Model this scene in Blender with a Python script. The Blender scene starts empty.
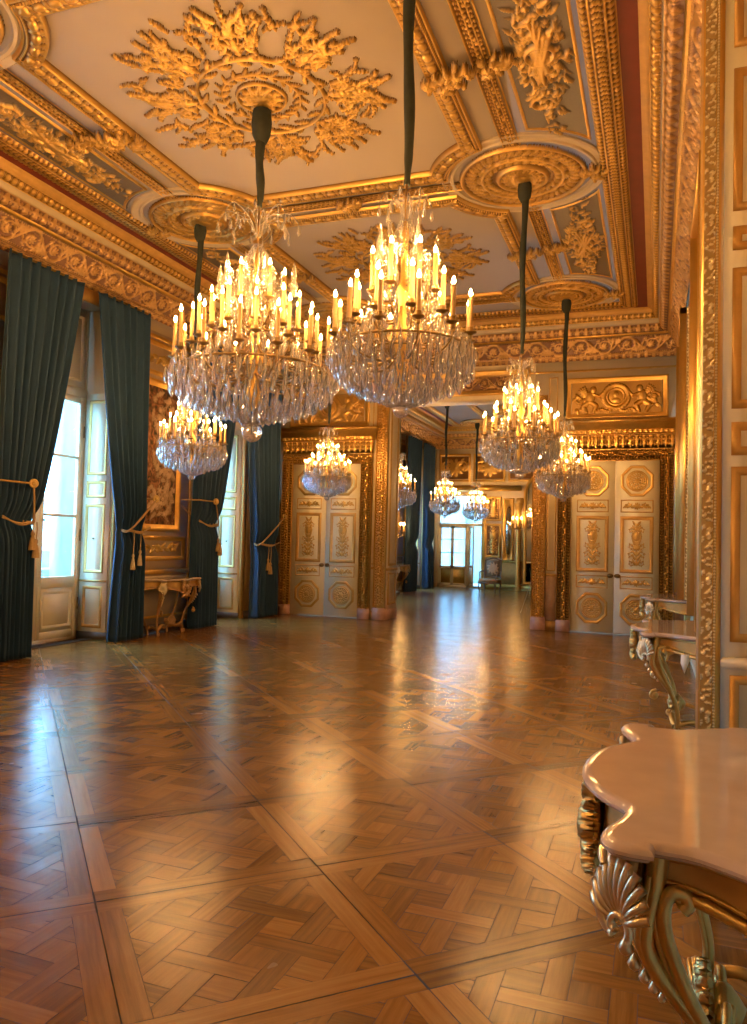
import bpy, math, random
import numpy as np
from math import sin, cos, pi, radians, sqrt, atan2
rnd = random.Random(7)
SC = bpy.context.scene
COL = SC.collection

# ------------------------------------------------------------------ helpers
class MB:
    """collects geometry and links it as one mesh object"""
    def __init__(s):
        s.v = []; s.f = []; s.n = 0; s.h = []; s.m = []
    def add(s, verts, faces, h=None, m=0):
        verts = np.asarray(verts, float).reshape(-1, 3)
        s.v.append(verts)
        s.h.append(np.zeros(len(verts)) if h is None else np.asarray(h, float).ravel())
        if isinstance(faces, np.ndarray):
            s.f.append((faces + s.n, m))
        else:
            s.f.append(([tuple(i + s.n for i in f) for f in faces], m))
        s.n += len(verts)
        return s
    def mesh(s, name, mats, smooth=False, harden=None):
        me = bpy.data.meshes.new(name)
        V = np.concatenate(s.v) if s.v else np.zeros((0, 3))
        loops = []; tot = []; mi = []
        for f, m in s.f:
            if isinstance(f, np.ndarray):
                loops.append(f.ravel()); tot.append(np.full(len(f), f.shape[1])); mi.append(np.full(len(f), m))
            else:
                for q in f: loops.append(np.array(q))
                tot.append(np.array([len(q) for q in f])); mi.append(np.full(len(f), m))
        L = np.concatenate(loops).astype(np.int32); T = np.concatenate(tot).astype(np.int32)
        me.vertices.add(len(V)); me.vertices.foreach_set('co', V.ravel())
        me.loops.add(len(L)); me.loops.foreach_set('vertex_index', L)
        me.polygons.add(len(T))
        st = np.concatenate([[0], np.cumsum(T)[:-1]]).astype(np.int32)
        me.polygons.foreach_set('loop_start', st)
        try: me.polygons.foreach_set('loop_total', T)
        except Exception: pass
        me.polygons.foreach_set('material_index', np.concatenate(mi).astype(np.int32))
        H = np.concatenate(s.h)
        if H.any():
            a = me.attributes.new('h', 'FLOAT', 'POINT'); a.data.foreach_set('value', H.astype(np.float32))
        for mt in (mats if isinstance(mats, (list, tuple)) else [mats]): me.materials.append(mt)
        me.update(calc_edges=True); me.validate()
        if smooth:
            me.polygons.foreach_set('use_smooth', np.ones(len(me.polygons), bool))
            if harden: me.set_sharp_from_angle(angle=radians(harden))
        return me
    def build(s, name, mats, parent=None, smooth=False, harden=None, loc=None):
        return obj(name, s.mesh(name, mats, smooth, harden), parent, loc)

def obj(name, data, parent=None, loc=None):
    o = bpy.data.objects.new(name, data); COL.objects.link(o)
    if loc is not None: o.location = loc
    if parent is not None: o.parent = parent
    return o
def empty(name, loc=(0, 0, 0), rz=0, parent=None):
    o = bpy.data.objects.new(name, None); COL.objects.link(o)
    o.location = loc; o.rotation_euler = (0, 0, rz); o.empty_display_size = .1
    if parent is not None: o.parent = parent
    return o
def tag(o, label=None, cat=None, group=None, kind=None):
    if label: o['label'] = label
    if cat: o['category'] = cat
    if group: o['group'] = group
    if kind: o['kind'] = kind
    return o
def struct(o): o['kind'] = 'structure'; return o
KIDS = {}
def kids_index():
    KIDS.clear()
    for o in bpy.data.objects:
        if o.parent: KIDS.setdefault(o.parent.name, []).append(o)
def copy_tree(o, parent=None):
    c = o.copy(); COL.objects.link(c)
    if parent is not None: c.parent = parent
    for ch in KIDS.get(o.name, []): copy_tree(ch, c)
    return c

V3 = lambda *a: np.array(a, float)
def nrm(v): return v / max(np.linalg.norm(v), 1e-9)

def grid_faces(nu, nv, cu=False, cv=False):
    iu = np.arange(nu if cu else nu - 1); iv = np.arange(nv if cv else nv - 1)
    A, B = np.meshgrid(iu, iv, indexing='ij'); A = A.ravel(); B = B.ravel()
    A2 = (A + 1) % nu; B2 = (B + 1) % nv
    return np.stack([A * nv + B, A2 * nv + B, A2 * nv + B2, A * nv + B2], 1)

def box(mb, x0, x1, y0, y1, z0, z1, m=0, bev=0.0):
    if bev <= 0:
        v = [(x, y, z) for x in (x0, x1) for y in (y0, y1) for z in (z0, z1)]
        mb.add(v, [(0, 1, 3, 2), (4, 6, 7, 5), (0, 4, 5, 1), (2, 3, 7, 6), (0, 2, 6, 4), (1, 5, 7, 3)], m=m)
    else:
        b = min(bev, abs(x1 - x0) * .45, abs(y1 - y0) * .45, abs(z1 - z0) * .45)
        ring = lambda d, z: [(x0 + d, y0 + d, z), (x1 - d, y0 + d, z), (x1 - d, y1 - d, z), (x0 + d, y1 - d, z)]
        v = ring(b, z0) + ring(0, z0 + b) + ring(0, z1 - b) + ring(b, z1)
        f = [(3, 2, 1, 0), (12, 13, 14, 15)]
        for k in range(3):
            for i in range(4):
                j = (i + 1) % 4; f.append((k * 4 + i, k * 4 + j, k * 4 + 4 + j, k * 4 + 4 + i))
        mb.add(v, f, m=m)
    return mb

def lathe(mb, prof, n=16, o=(0, 0, 0), m=0, sx=1, sy=1, caps=True):
    prof = np.asarray(prof, float); k = len(prof)
    a = np.arange(n) * 2 * pi / n
    P = np.zeros((n, k, 3))
    P[:, :, 0] = np.cos(a)[:, None] * prof[None, :, 0] * sx
    P[:, :, 1] = np.sin(a)[:, None] * prof[None, :, 0] * sy
    P[:, :, 2] = prof[None, :, 1]
    base = P.reshape(-1, 3) + np.asarray(o, float)
    f = [tuple(q) for q in grid_faces(n, k, cu=True)]
    if caps:
        f.append(tuple(i * k for i in range(n))[::-1]); f.append(tuple(i * k + k - 1 for i in range(n)))
    mb.add(base, f, m=m); return mb

def frames(P, up=(0, 0, 1)):
    P = np.asarray(P, float); T = np.gradient(P, axis=0)
    T /= np.maximum(np.linalg.norm(T, axis=1), 1e-9)[:, None]
    N = []; last = nrm(np.cross(T[0], up)) if abs(np.dot(T[0], up)) < .95 else nrm(np.cross(T[0], (1, .1, 0)))
    for t in T:
        last = nrm(last - t * np.dot(last, t)); N.append(last)
    N = np.array(N); B = np.cross(T, N)
    return T, N, B

def tube(mb, P, r, n=8, m=0, flat=1.0, up=(0, 0, 1), closed=False):
    P = np.asarray(P, float); k = len(P); r = np.broadcast_to(np.asarray(r, float), (k,))
    if closed:
        Q = np.vstack([P[-1:], P, P[:1]]); T, N, B = frames(Q, up); N = N[1:-1]; B = B[1:-1]
    else: T, N, B = frames(P, up)
    a = np.arange(n) * 2 * pi / n
    R = P[:, None, :] + r[:, None, None] * (np.cos(a)[None, :, None] * N[:, None, :] + flat * np.sin(a)[None, :, None] * B[:, None, :])
    f = [tuple(q) for q in grid_faces(k, n, cu=closed, cv=True)]
    if not closed: f += [tuple(range(n))[::-1], tuple((k - 1) * n + i for i in range(n))]
    mb.add(R.reshape(-1, 3), f, m=m); return mb

def bez(pts, n=24):
    """Catmull-Rom through the points"""
    p = np.asarray(pts, float); p = np.vstack([2 * p[0] - p[1], p, 2 * p[-1] - p[-2]]); out = []
    k = len(p) - 3
    for i in range(k):
        t = np.linspace(0, 1, max(2, n // k + 1), endpoint=(i == k - 1))[:, None]
        a, b, c, d = p[i], p[i + 1], p[i + 2], p[i + 3]
        out.append(.5 * ((2 * b) + (-a + c) * t + (2 * a - 5 * b + 4 * c - d) * t ** 2 + (-a + 3 * b - 3 * c + d) * t ** 3))
    return np.vstack(out)

def offset_poly(poly, d):
    """inward (left of ccw) mitre offset of a closed polygon"""
    p = np.asarray(poly, float); a = np.roll(p, 1, 0); b = np.roll(p, -1, 0)
    e1 = p - a; e2 = b - p
    e1 /= np.linalg.norm(e1, axis=1)[:, None]; e2 /= np.linalg.norm(e2, axis=1)[:, None]
    n1 = np.stack([-e1[:, 1], e1[:, 0]], 1); n2 = np.stack([-e2[:, 1], e2[:, 0]], 1)
    m = n1 + n2; den = 1 + (n1 * n2).sum(1); den = np.maximum(den, .25)
    return p + d * m / den[:, None]

def moulding(mb, poly, prof, o=(0, 0, 0), u=(1, 0, 0), v=(0, 1, 0), n=(0, 0, 1), m=0, h=0.0):
    """frame moulding along a closed outline: prof = (inset, height) steps"""
    o, u, v, n = map(lambda q: np.asarray(q, float), (o, u, v, n)); k = len(poly); R = []
    for d, hh in prof:
        q = offset_poly(poly, d); R.append(o + q[:, :1] * u + q[:, 1:] * v + hh * n)
    P = np.array(R)
    mb.add(P.reshape(-1, 3), grid_faces(len(prof), k, cv=True), h=np.full(len(prof) * k, h), m=m); return mb
def rect(x0, x1, y0, y1): return [(x0, y0), (x1, y0), (x1, y1), (x0, y1)]
def ngon(cx, cy, r, n, a0=0): return [(cx + r * cos(a0 + i * 2 * pi / n), cy + r * sin(a0 + i * 2 * pi / n)) for i in range(n)]
def flat(mb, poly, o=(0, 0, 0), u=(1, 0, 0), v=(0, 1, 0), m=0):
    o, u, v = map(lambda q: np.asarray(q, float), (o, u, v)); p = np.asarray(poly, float)
    mb.add(o + p[:, :1] * u + p[:, 1:] * v, [tuple(range(len(p)))], m=m); return mb
def slab(mb, poly, o, u, v, n, t, m=0):
    """prism of thickness t along n"""
    o, u, v, n = map(lambda q: np.asarray(q, float), (o, u, v, n)); p = np.asarray(poly, float); k = len(p)
    A = o + p[:, :1] * u + p[:, 1:] * v
    mb.add(np.vstack([A, A + n * t]), [tuple(range(k))[::-1], tuple(range(k, 2 * k))] + [(i, (i + 1) % k, k + (i + 1) % k, k + i) for i in range(k)], m=m); return mb

# --------------------------------------------------- carved relief rasters
class Relief:
    def __init__(s, w, h, res, wrap=False):
        s.w, s.h, s.res, s.wrap = w, h, res, wrap
        s.nx = max(2, int(round(w / res)) + 1); s.ny = max(2, int(round(h / res)) + 1)
        s.xs = np.linspace(0, w, s.nx); s.ys = np.linspace(0, h, s.ny)
        s.H = np.zeros((s.nx, s.ny))
    def win(s, cx, cy, R):
        for sh in ((-s.w, 0, s.w) if s.wrap else (0,)):
            x0, x1 = np.searchsorted(s.xs, [cx + sh - R, cx + sh + R]); y0, y1 = np.searchsorted(s.ys, [cy - R, cy + R])
            if x1 > x0 and y1 > y0:
                yield (slice(x0, x1), slice(y0, y1)), s.xs[x0:x1, None] - cx - sh, s.ys[None, y0:y1] - cy
    def leaf(s, cx, cy, ang, L, W, curl=0., hh=1., lob=5):
        c, q = cos(ang), sin(ang)
        for sl, X, Y in s.win(cx, cy, L * (1.1 + abs(curl))):
            a = (X * c + Y * q) / L; b = -X * q + Y * c
            b = b - curl * L * a * a
            ok = (a > 0) & (a < 1); a = np.clip(a, 0, 1)
            w = W * np.sin(pi * a ** .75) ** .7 * (.82 + .25 * np.cos(a * lob * 2 * pi)) + 1e-6
            t = 1 - (b / w) ** 2
            h = np.where(ok & (t > 0), hh * (.35 + .65 * np.sqrt(np.clip(t, 0, 1))) * (1 - .35 * np.exp(-(b / (W * .12)) ** 2)) * (.75 + .25 * np.sin(pi * a)), 0)
            s.H[sl] = np.maximum(s.H[sl], h)
    def disc(s, cx, cy, r, hh=1., ry=None):
        ry = ry or r
        for sl, X, Y in s.win(cx, cy, max(r, ry) * 1.02):
            t = 1 - (X / r) ** 2 - (Y / ry) ** 2
            s.H[sl] = np.maximum(s.H[sl], np.where(t > 0, hh * np.sqrt(np.clip(t, 0, 1)) ** .7, 0))
    def ring(s, cx, cy, r, t, hh=1., ry=None):
        k = (ry or r) / r
        for sl, X, Y in s.win(cx, cy, max(r, r * k) + t):
            d = np.abs(np.hypot(X, Y / k) - r) / t
            s.H[sl] = np.maximum(s.H[sl], np.where(d < 1, hh * np.sqrt(np.clip(1 - d * d, 0, 1)), 0))
    def stroke(s, pts, t0, t1=None, hh=1.):
        pts = np.asarray(pts, float); t1 = t0 if t1 is None else t1
        L = np.concatenate([[0], np.cumsum(np.linalg.norm(np.diff(pts, axis=0), axis=1))]); n = max(2, int(L[-1] / max(min(t0, t1) * .6, s.res * .8)))
        q = np.linspace(0, L[-1], n); X = np.interp(q, L, pts[:, 0]); Y = np.interp(q, L, pts[:, 1])
        for i in range(n): s.disc(X[i], Y[i], t0 + (t1 - t0) * i / (n - 1), hh)
    def scroll(s, cx, cy, r, a0, turns, d=1, t=.02, hh=1., leaves=True):
        n = 60; k = np.linspace(0, 1, n); a = a0 + d * k * turns * 2 * pi; R = r * (1 - k) ** .8 + r * .08
        P = np.stack([cx + R * np.cos(a), cy + R * np.sin(a)], 1)
        s.stroke(P, t, t * .55, hh); s.rose(cx, cy, r * .34, 6, hh)
        if leaves:
            for f in (.06, .2, .36, .52):
                i = int(f * n); tg = a[i] + d * pi / 2
                s.leaf(P[i, 0], P[i, 1], tg - d * .9, r * .6, r * .19, d * .35, hh * .85)
                s.leaf(P[i, 0], P[i, 1], tg + d * .7, r * .36, r * .14, d * .3, hh * .8)
    def rose(s, cx, cy, r, n=8, hh=1.):
        for i in range(n): s.leaf(cx, cy, i * 2 * pi / n, r, r * .34, 0, hh * .85, 1)
        s.disc(cx, cy, r * .3, hh)
    def beads(s, p, y, r, hh=1.):
        k = max(1, int(round(s.w / p)))
        for i in range(k): s.disc((i + .5) * s.w / k, y, r, hh)
    def fil(s, y0, y1, hh=.8):
        a, b = np.searchsorted(s.ys, [y0, y1]); b = max(b, a + 1)
        s.H[:, a:b] = np.maximum(s.H[:, a:b], hh)
    # meshes
    def flatmesh(s, mb, o, u, v, n, depth, thr=None, m=0, both=False):
        o, u, v, n = map(lambda q: np.asarray(q, float), (o, u, v, n))
        P = o + s.xs[:, None, None] * u + s.ys[None, :, None] * v + (s.H * depth)[:, :, None] * n
        F = grid_faces(s.nx, s.ny); hv = s.H.ravel() * 1.0 + 1e-4
        if thr is not None:
            keep = (s.H.ravel()[F] > thr).sum(1) >= 2
            F = F[keep]; used = np.unique(F); mp = np.full(s.nx * s.ny, -1); mp[used] = np.arange(len(used)); F = mp[F]
            mb.add(P.reshape(-1, 3)[used], F, h=hv[used], m=m)
        else: mb.add(P.reshape(-1, 3), F, h=hv, m=m)
        return mb
    def band(s, mb, a, d, prof, ends, depth, Z=(0, 0, 1), inn=(1, 0, 0), m=0, flip=False):
        """tile the raster along a straight run. a: start, d: unit direction, length from ends; prof: [(p,z)] across; ends=(L, mitre0, mitre1)"""
        L, m0, m1 = ends; a, d, inn, Z = map(lambda q: np.asarray(q, float), (a, d, inn, Z))
        prof = np.asarray(prof, float); sl = np.concatenate([[0], np.cumsum(np.linalg.norm(np.diff(prof, axis=0), axis=1))])
        k = s.ny; q = np.linspace(0, sl[-1], k); pp = np.interp(q, sl, prof[:, 0]); zz = np.interp(q, sl, prof[:, 1])
        dp = np.gradient(pp); dz = np.gradient(zz); nl = np.hypot(dp, dz); npn, nzn = dz / nl, -dp / nl
        nrep = max(1, int(round(L / s.w))); nn = nrep * (s.nx - 1) + 1; t = np.linspace(0, L, nn)
        Hh = s.H[np.arange(nn) % (s.nx - 1)]
        P2 = pp[None, :] + npn[None, :] * Hh * depth; Z2 = zz[None, :] + nzn[None, :] * Hh * depth
        S = np.clip(t[:, None], m0 * P2, L - m1 * P2)
        P = a + S[:, :, None] * d + P2[:, :, None] * inn + Z2[:, :, None] * Z
        F = grid_faces(nn, k)
        mb.add(P.reshape(-1, 3), F[:, ::-1] if flip else F, h=Hh.ravel() + 1e-4, m=m); return mb

# ------------------------------------------------------------------ materials
def newmat(name):
    m = bpy.data.materials.new(name); m.use_nodes = True; nt = m.node_tree
    return m, nt, nt.nodes['Principled BSDF'], nt.nodes, nt.links
def setp(b, **k):
    for a, v in k.items(): b.inputs[a.replace('_', ' ')].default_value = v
def col(r, g, b): return (r, g, b, 1)
def paint(name, c, rough=.5, var=.08, scale=3., metallic=0., bump=0., bscale=60., **k):
    m, nt, b, N, L = newmat(name); setp(b, Roughness=rough, Metallic=metallic, **k)
    no = N.new('ShaderNodeTexNoise'); no.inputs['Scale'].default_value = scale; no.inputs['Detail'].default_value = 5
    tc = N.new('ShaderNodeTexCoord'); L.new(tc.outputs['Object'], no.inputs['Vector'])
    mx = N.new('ShaderNodeMix'); mx.data_type = 'RGBA'
    mx.inputs['A'].default_value = col(*[q * (1 - var) for q in c]); mx.inputs['B'].default_value = col(*[min(1, q * (1 + var)) for q in c])
    L.new(no.outputs['Fac'], mx.inputs['Factor']); L.new(mx.outputs['Result'], b.inputs['Base Color'])
    if bump:
        n2 = N.new('ShaderNodeTexNoise'); n2.inputs['Scale'].default_value = bscale; n2.inputs['Detail'].default_value = 3; L.new(tc.outputs['Object'], n2.inputs['Vector'])
        bp = N.new('ShaderNodeBump'); bp.inputs['Strength'].default_value = bump; bp.inputs['Distance'].default_value = .01
        L.new(n2.outputs['Fac'], bp.inputs['Height']); L.new(bp.outputs['Normal'], b.inputs['Normal'])
    return m
def reliefmat(name, ground, top, lo=.02, hi=.22, rough=.36, metal=.85, groundmetal=0.):
    """raised carving gilt, low parts in the ground colour, some of it painted crevice shade (attribute h = carved height)"""
    m, nt, b, N, L = newmat(name)
    at = N.new('ShaderNodeAttribute'); at.attribute_name = 'h'
    mr = N.new('ShaderNodeMapRange'); mr.inputs['From Min'].default_value = lo; mr.inputs['From Max'].default_value = hi
    L.new(at.outputs['Fac'], mr.inputs['Value'])
    tc = N.new('ShaderNodeTexCoord'); no = N.new('ShaderNodeTexNoise'); no.inputs['Scale'].default_value = 9; no.inputs['Detail'].default_value = 6
    L.new(tc.outputs['Object'], no.inputs['Vector'])
    v = N.new('ShaderNodeMix'); v.data_type = 'RGBA'; L.new(no.outputs['Fac'], v.inputs['Factor'])
    v.inputs['A'].default_value = col(*[q * .78 for q in top]); v.inputs['B'].default_value = col(*[min(1, q * 1.15) for q in top])
    mx = N.new('ShaderNodeMix'); mx.data_type = 'RGBA'; L.new(mr.outputs['Result'], mx.inputs['Factor'])
    mx.inputs['A'].default_value = col(*ground); L.new(v.outputs['Result'], mx.inputs['B']); L.new(mx.outputs['Result'], b.inputs['Base Color'])
    mm = N.new('ShaderNodeMapRange'); mm.inputs['To Min'].default_value = groundmetal; mm.inputs['To Max'].default_value = metal; L.new(mr.outputs['Result'], mm.inputs['Value'])
    L.new(mm.outputs['Result'], b.inputs['Metallic']); setp(b, Roughness=rough); return m
GOLD = (.71, .43, .115)
M = {}
M['gold'] = paint('gilding', GOLD, .34, .18, 14., .85, .15, 90.)
M['gold_smooth'] = paint('burnished_gilding', (.74, .45, .125), .3, .12, 5., .8)
M['gold_dull'] = paint('matt_gilding', (.56, .33, .10), .5, .2, 9., .6)
M['gold_antique'] = paint('antique_gilding', (.62, .42, .14), .33, .35, 16., .85, .12, 60.)
M['silvergilt'] = reliefmat('pale_worn_gilding', (.46, .31, .12), (.90, .76, .46), .05, .5, .35)
M['cream'] = paint('cream_paint', (.76, .60, .37), .45, .05, 2.)
M['ivory'] = paint('ivory_paint', (.80, .71, .51), .4, .04, 2.)
M['whitegilt'] = reliefmat('gilt_on_ivory', (.78, .70, .54), GOLD, .02, .25)
M['doorgilt'] = reliefmat('gilt_on_door', (.80, .70, .50), (.60, .38, .12), .03, .3)
M['ceil'] = paint('ceiling_paint', (.39, .315, .24), .7, .05, 1.)
M['plaster'] = paint('plaster_band', (.52, .41, .27), .6, .06, 3.)
M['red'] = paint('red_ground', (.17, .022, .010), .55, .2, 6.)
M['medal'] = reliefmat('gilt_medallion', (.15, .07, .02), GOLD, .08, .78, .36)  # dark low parts paint crevice shade into the carving
M['friezegilt'] = reliefmat('gilt_on_rose', (.19, .09, .05), (.58, .35, .14), .02, .6, .42, .7)
M['gold_shaded'] = reliefmat('gilt_painted_shade', (.17, .078, .018), GOLD, .02, .68, .34, .85, .5)  # ground darkened to put shade into the recesses of the gilding
M['doorgold'] = reliefmat('gilt_carved_surround', (.48, .28, .08), GOLD, .02, .4, .34, .85, .5)
M['boiserie'] = paint('tan_gilt_boiserie', (.60, .44, .28), .45, .08, 4., .15)
M['mosaic'] = reliefmat('mosaic_gilt', (.125, .10, .075), (.74, .47, .15), .12, .7, .4)
M['leather'] = paint('marbled_dado', (.42, .26, .18), .35, .35, 9.)
M['marblepink'] = paint('pink_marble_base', (.50, .28, .20), .25, .3, 14.)
M['marble'] = paint('pink_grey_marble', (.58, .45, .36), .06, .16, 7., Specular_IOR_Level=.9)
M['brass'] = paint('dark_brass', (.30, .19, .07), .38, .3, 20., .9)
M['sleeve'] = paint('dark_velvet_sleeve', (.035, .042, .032), .85, .3, 20.)
M['rope'] = paint('old_gold_rope', (.42, .27, .12), .8, .25, 60., bump=.4, bscale=140.)
M['tassel'] = paint('cream_tassel', (.58, .47, .30), .85, .2, 60., bump=.5, bscale=160.)
M['stone'] = paint('pale_stone', (.55, .58, .58), .8, .12, 2.5)
M['hedge'] = paint('tree_leaves', (.06, .11, .12), .8, .5, 8.)
M['metalgrey'] = paint('iron', (.08, .08, .08), .5, .2, 20., .7)
M['paper'] = paint('white_paper', (.85, .83, .80), .6, .03)
M['baseboard'] = paint('dark_plinth', (.10, .075, .055), .5, .2, 6.)
M['chairwood'] = paint('painted_chair_wood', (.20, .14, .075), .5, .2, 20.)
M['tapestryfab'] = paint('tan_upholstery', (.50, .34, .19), .8, .2, 40.)
M['wax'] = paint('candle_wax', (.52, .32, .12), .5, .03, 3., Subsurface_Weight=0.0)

def m_curtain():
    m, nt, b, N, L = newmat('teal_velvet')
    tc = N.new('ShaderNodeTexCoord'); no = N.new('ShaderNodeTexNoise'); no.inputs['Scale'].default_value = 5.; no.inputs['Detail'].default_value = 4
    L.new(tc.outputs['Object'], no.inputs['Vector'])
    mx = N.new('ShaderNodeMix'); mx.data_type = 'RGBA'; mx.inputs['A'].default_value = col(.009, .034, .084); mx.inputs['B'].default_value = col(.015, .057, .130)
    L.new(no.outputs['Fac'], mx.inputs['Factor']); L.new(mx.outputs['Result'], b.inputs['Base Color'])
    setp(b, Roughness=.75, Sheen_Weight=.35, Sheen_Roughness=.4, Sheen_Tint=col(.3, .55, .85)); return m
M['curtain'] = m_curtain()
def m_flame():
    m, nt, b, N, L = newmat('flame'); setp(b, Base_Color=col(1, .7, .3), Emission_Color=col(1, .53, .17), Emission_Strength=FLAME)
    return m
def m_crystal():
    m, nt, b, N, L = newmat('crystal'); out = N['Material Output']
    g = N.new('ShaderNodeBsdfGlass'); g.inputs['Roughness'].default_value = .02; g.inputs['IOR'].default_value = 1.55
    setp(b, Base_Color=col(.95, .87, .74), Roughness=.12, Specular_IOR_Level=1.)
    tl = N.new('ShaderNodeBsdfTransparent'); tl.inputs['Color'].default_value = col(.97, .97, .97)
    m1 = N.new('ShaderNodeMixShader'); m1.inputs[0].default_value = .26; L.new(g.outputs[0], m1.inputs[1]); L.new(b.outputs[0], m1.inputs[2])
    m2 = N.new('ShaderNodeMixShader'); m2.inputs[0].default_value = .26; L.new(m1.outputs[0], m2.inputs[1]); L.new(tl.outputs[0], m2.inputs[2])
    L.new(m2.outputs[0], out.inputs[0]); return m
def m_pane():
    m, nt, b, N, L = newmat('window_glass'); out = N['Material Output']
    t = N.new('ShaderNodeBsdfTransparent'); t.inputs['Color'].default_value = col(.9, .96, .98)
    g = N.new('ShaderNodeBsdfGlossy'); g.inputs['Roughness'].default_value = .02
    x = N.new('ShaderNodeMixShader'); x.inputs[0].default_value = .06; L.new(t.outputs[0], x.inputs[1]); L.new(g.outputs[0], x.inputs[2])
    L.new(x.outputs[0], out.inputs[0]); return m
def m_mirror():
    m, nt, b, N, L = newmat('mirror_glass'); setp(b, Base_Color=col(.8, .8, .76), Metallic=1., Roughness=.03); return m
def m_wood():
    m, nt, b, N, L = newmat('oak_parquet')
    geo = N.new('ShaderNodeNewGeometry'); uv = N.new('ShaderNodeUVMap'); uv.uv_map = 'grain'
    mp = N.new('ShaderNodeMapping'); mp.inputs['Scale'].default_value = (2.2, 38., 1); L.new(uv.outputs[0], mp.inputs[0])
    ad = N.new('ShaderNodeVectorMath'); ad.operation = 'ADD'; sc = N.new('ShaderNodeVectorMath'); sc.operation = 'SCALE'; sc.inputs[0].default_value = (37., 11., 0)
    L.new(geo.outputs['Random Per Island'], sc.inputs['Scale']); L.new(mp.outputs[0], ad.inputs[0]); L.new(sc.outputs[0], ad.inputs[1])
    no = N.new('ShaderNodeTexNoise'); no.inputs['Scale'].default_value = 1.; no.inputs['Detail'].default_value = 6; no.inputs['Roughness'].default_value = .62; L.new(ad.outputs[0], no.inputs['Vector'])
    r = N.new('ShaderNodeValToRGB'); e = r.color_ramp.elements
    e[0].position = .0; e[0].color = col(.095, .036, .006); e[1].position = 1.; e[1].color = col(.47, .225, .052)
    k = e.new(.5); k.color = col(.285, .122, .022)
    mm = N.new('ShaderNodeMath'); mm.operation = 'MULTIPLY_ADD'; mm.inputs[1].default_value = .44; L.new(geo.outputs['Random Per Island'], mm.inputs[0])
    m3 = N.new('ShaderNodeMath'); m3.operation = 'MULTIPLY_ADD'; m3.inputs[1].default_value = 1.1; m3.inputs[2].default_value = -.30; L.new(no.outputs['Fac'], m3.inputs[0]); L.new(m3.outputs[0], mm.inputs[2])
    tn = N.new('ShaderNodeAttribute'); tn.attribute_name = 'tone'; ta = N.new('ShaderNodeMath'); L.new(mm.outputs[0], ta.inputs[0]); L.new(tn.outputs['Fac'], ta.inputs[1]); L.new(ta.outputs[0], r.inputs[0]); L.new(r.outputs[0], b.inputs['Base Color'])
    tc = N.new('ShaderNodeTexCoord'); n2 = N.new('ShaderNodeTexNoise'); n2.inputs['Scale'].default_value = 3.2; n2.inputs['Detail'].default_value = 3; L.new(tc.outputs['Object'], n2.inputs['Vector'])
    mr = N.new('ShaderNodeMapRange'); mr.inputs['To Min'].default_value = .14; mr.inputs['To Max'].default_value = .32; L.new(n2.outputs['Fac'], mr.inputs['Value']); L.new(mr.outputs[0], b.inputs['Roughness'])
    b1 = N.new('ShaderNodeBump'); b1.inputs['Strength'].default_value = .10; b1.inputs['Distance'].default_value = .004; L.new(no.outputs['Fac'], b1.inputs['Height'])
    n3 = N.new('ShaderNodeTexNoise'); n3.inputs['Scale'].default_value = 7.; n3.inputs['Detail'].default_value = 1; L.new(tc.outputs['Object'], n3.inputs['Vector'])
    b2 = N.new('ShaderNodeBump'); b2.inputs['Strength'].default_value = .35; b2.inputs['Distance'].default_value = .006; L.new(n3.outputs['Fac'], b2.inputs['Height']); L.new(b1.outputs[0], b2.inputs['Normal'])
    L.new(b2.outputs[0], b.inputs['Normal']); setp(b, Specular_IOR_Level=.55)
    return m
def m_tapestry():
    m, nt, b, N, L = newmat('woven_flowers'); tc = N.new('ShaderNodeTexCoord')
    vo = N.new('ShaderNodeTexVoronoi'); vo.inputs['Scale'].default_value = 9.; L.new(tc.outputs['Object'], vo.inputs['Vector'])
    no = N.new('ShaderNodeTexNoise'); no.inputs['Scale'].default_value = 7.; no.inputs['Detail'].default_value = 6; no.inputs['Distortion'].default_value = 1.2; L.new(tc.outputs['Object'], no.inputs['Vector'])
    r = N.new('ShaderNodeValToRGB'); e = r.color_ramp.elements; e[0].position = .35; e[0].color = col(.05, .05, .035); e[1].position = .72; e[1].color = col(.60, .38, .22)
    k = e.new(.48); k.color = col(.20, .09, .05); k = e.new(.58); k.color = col(.42, .19, .09); L.new(no.outputs['Fac'], r.inputs[0])
    L.new(r.outputs[0], b.inputs['Base Color']); setp(b, Roughness=.8); return m
# ------------------------------------------------------------------ the place
XL, XR, Y0, YB, YB2, YF, HC = -7.85, .52, -4.2, 15.2, 15.9, 28.2, 5.95
MX = -3.675
FLAME = 340.; SKY = 14.; EXPO = .88
M['flame'] = m_flame(); M['crystal'] = m_crystal(); M['pane'] = m_pane(); M['mirror'] = m_mirror(); M['wood'] = m_wood(); M['tapestry'] = m_tapestry()

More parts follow.
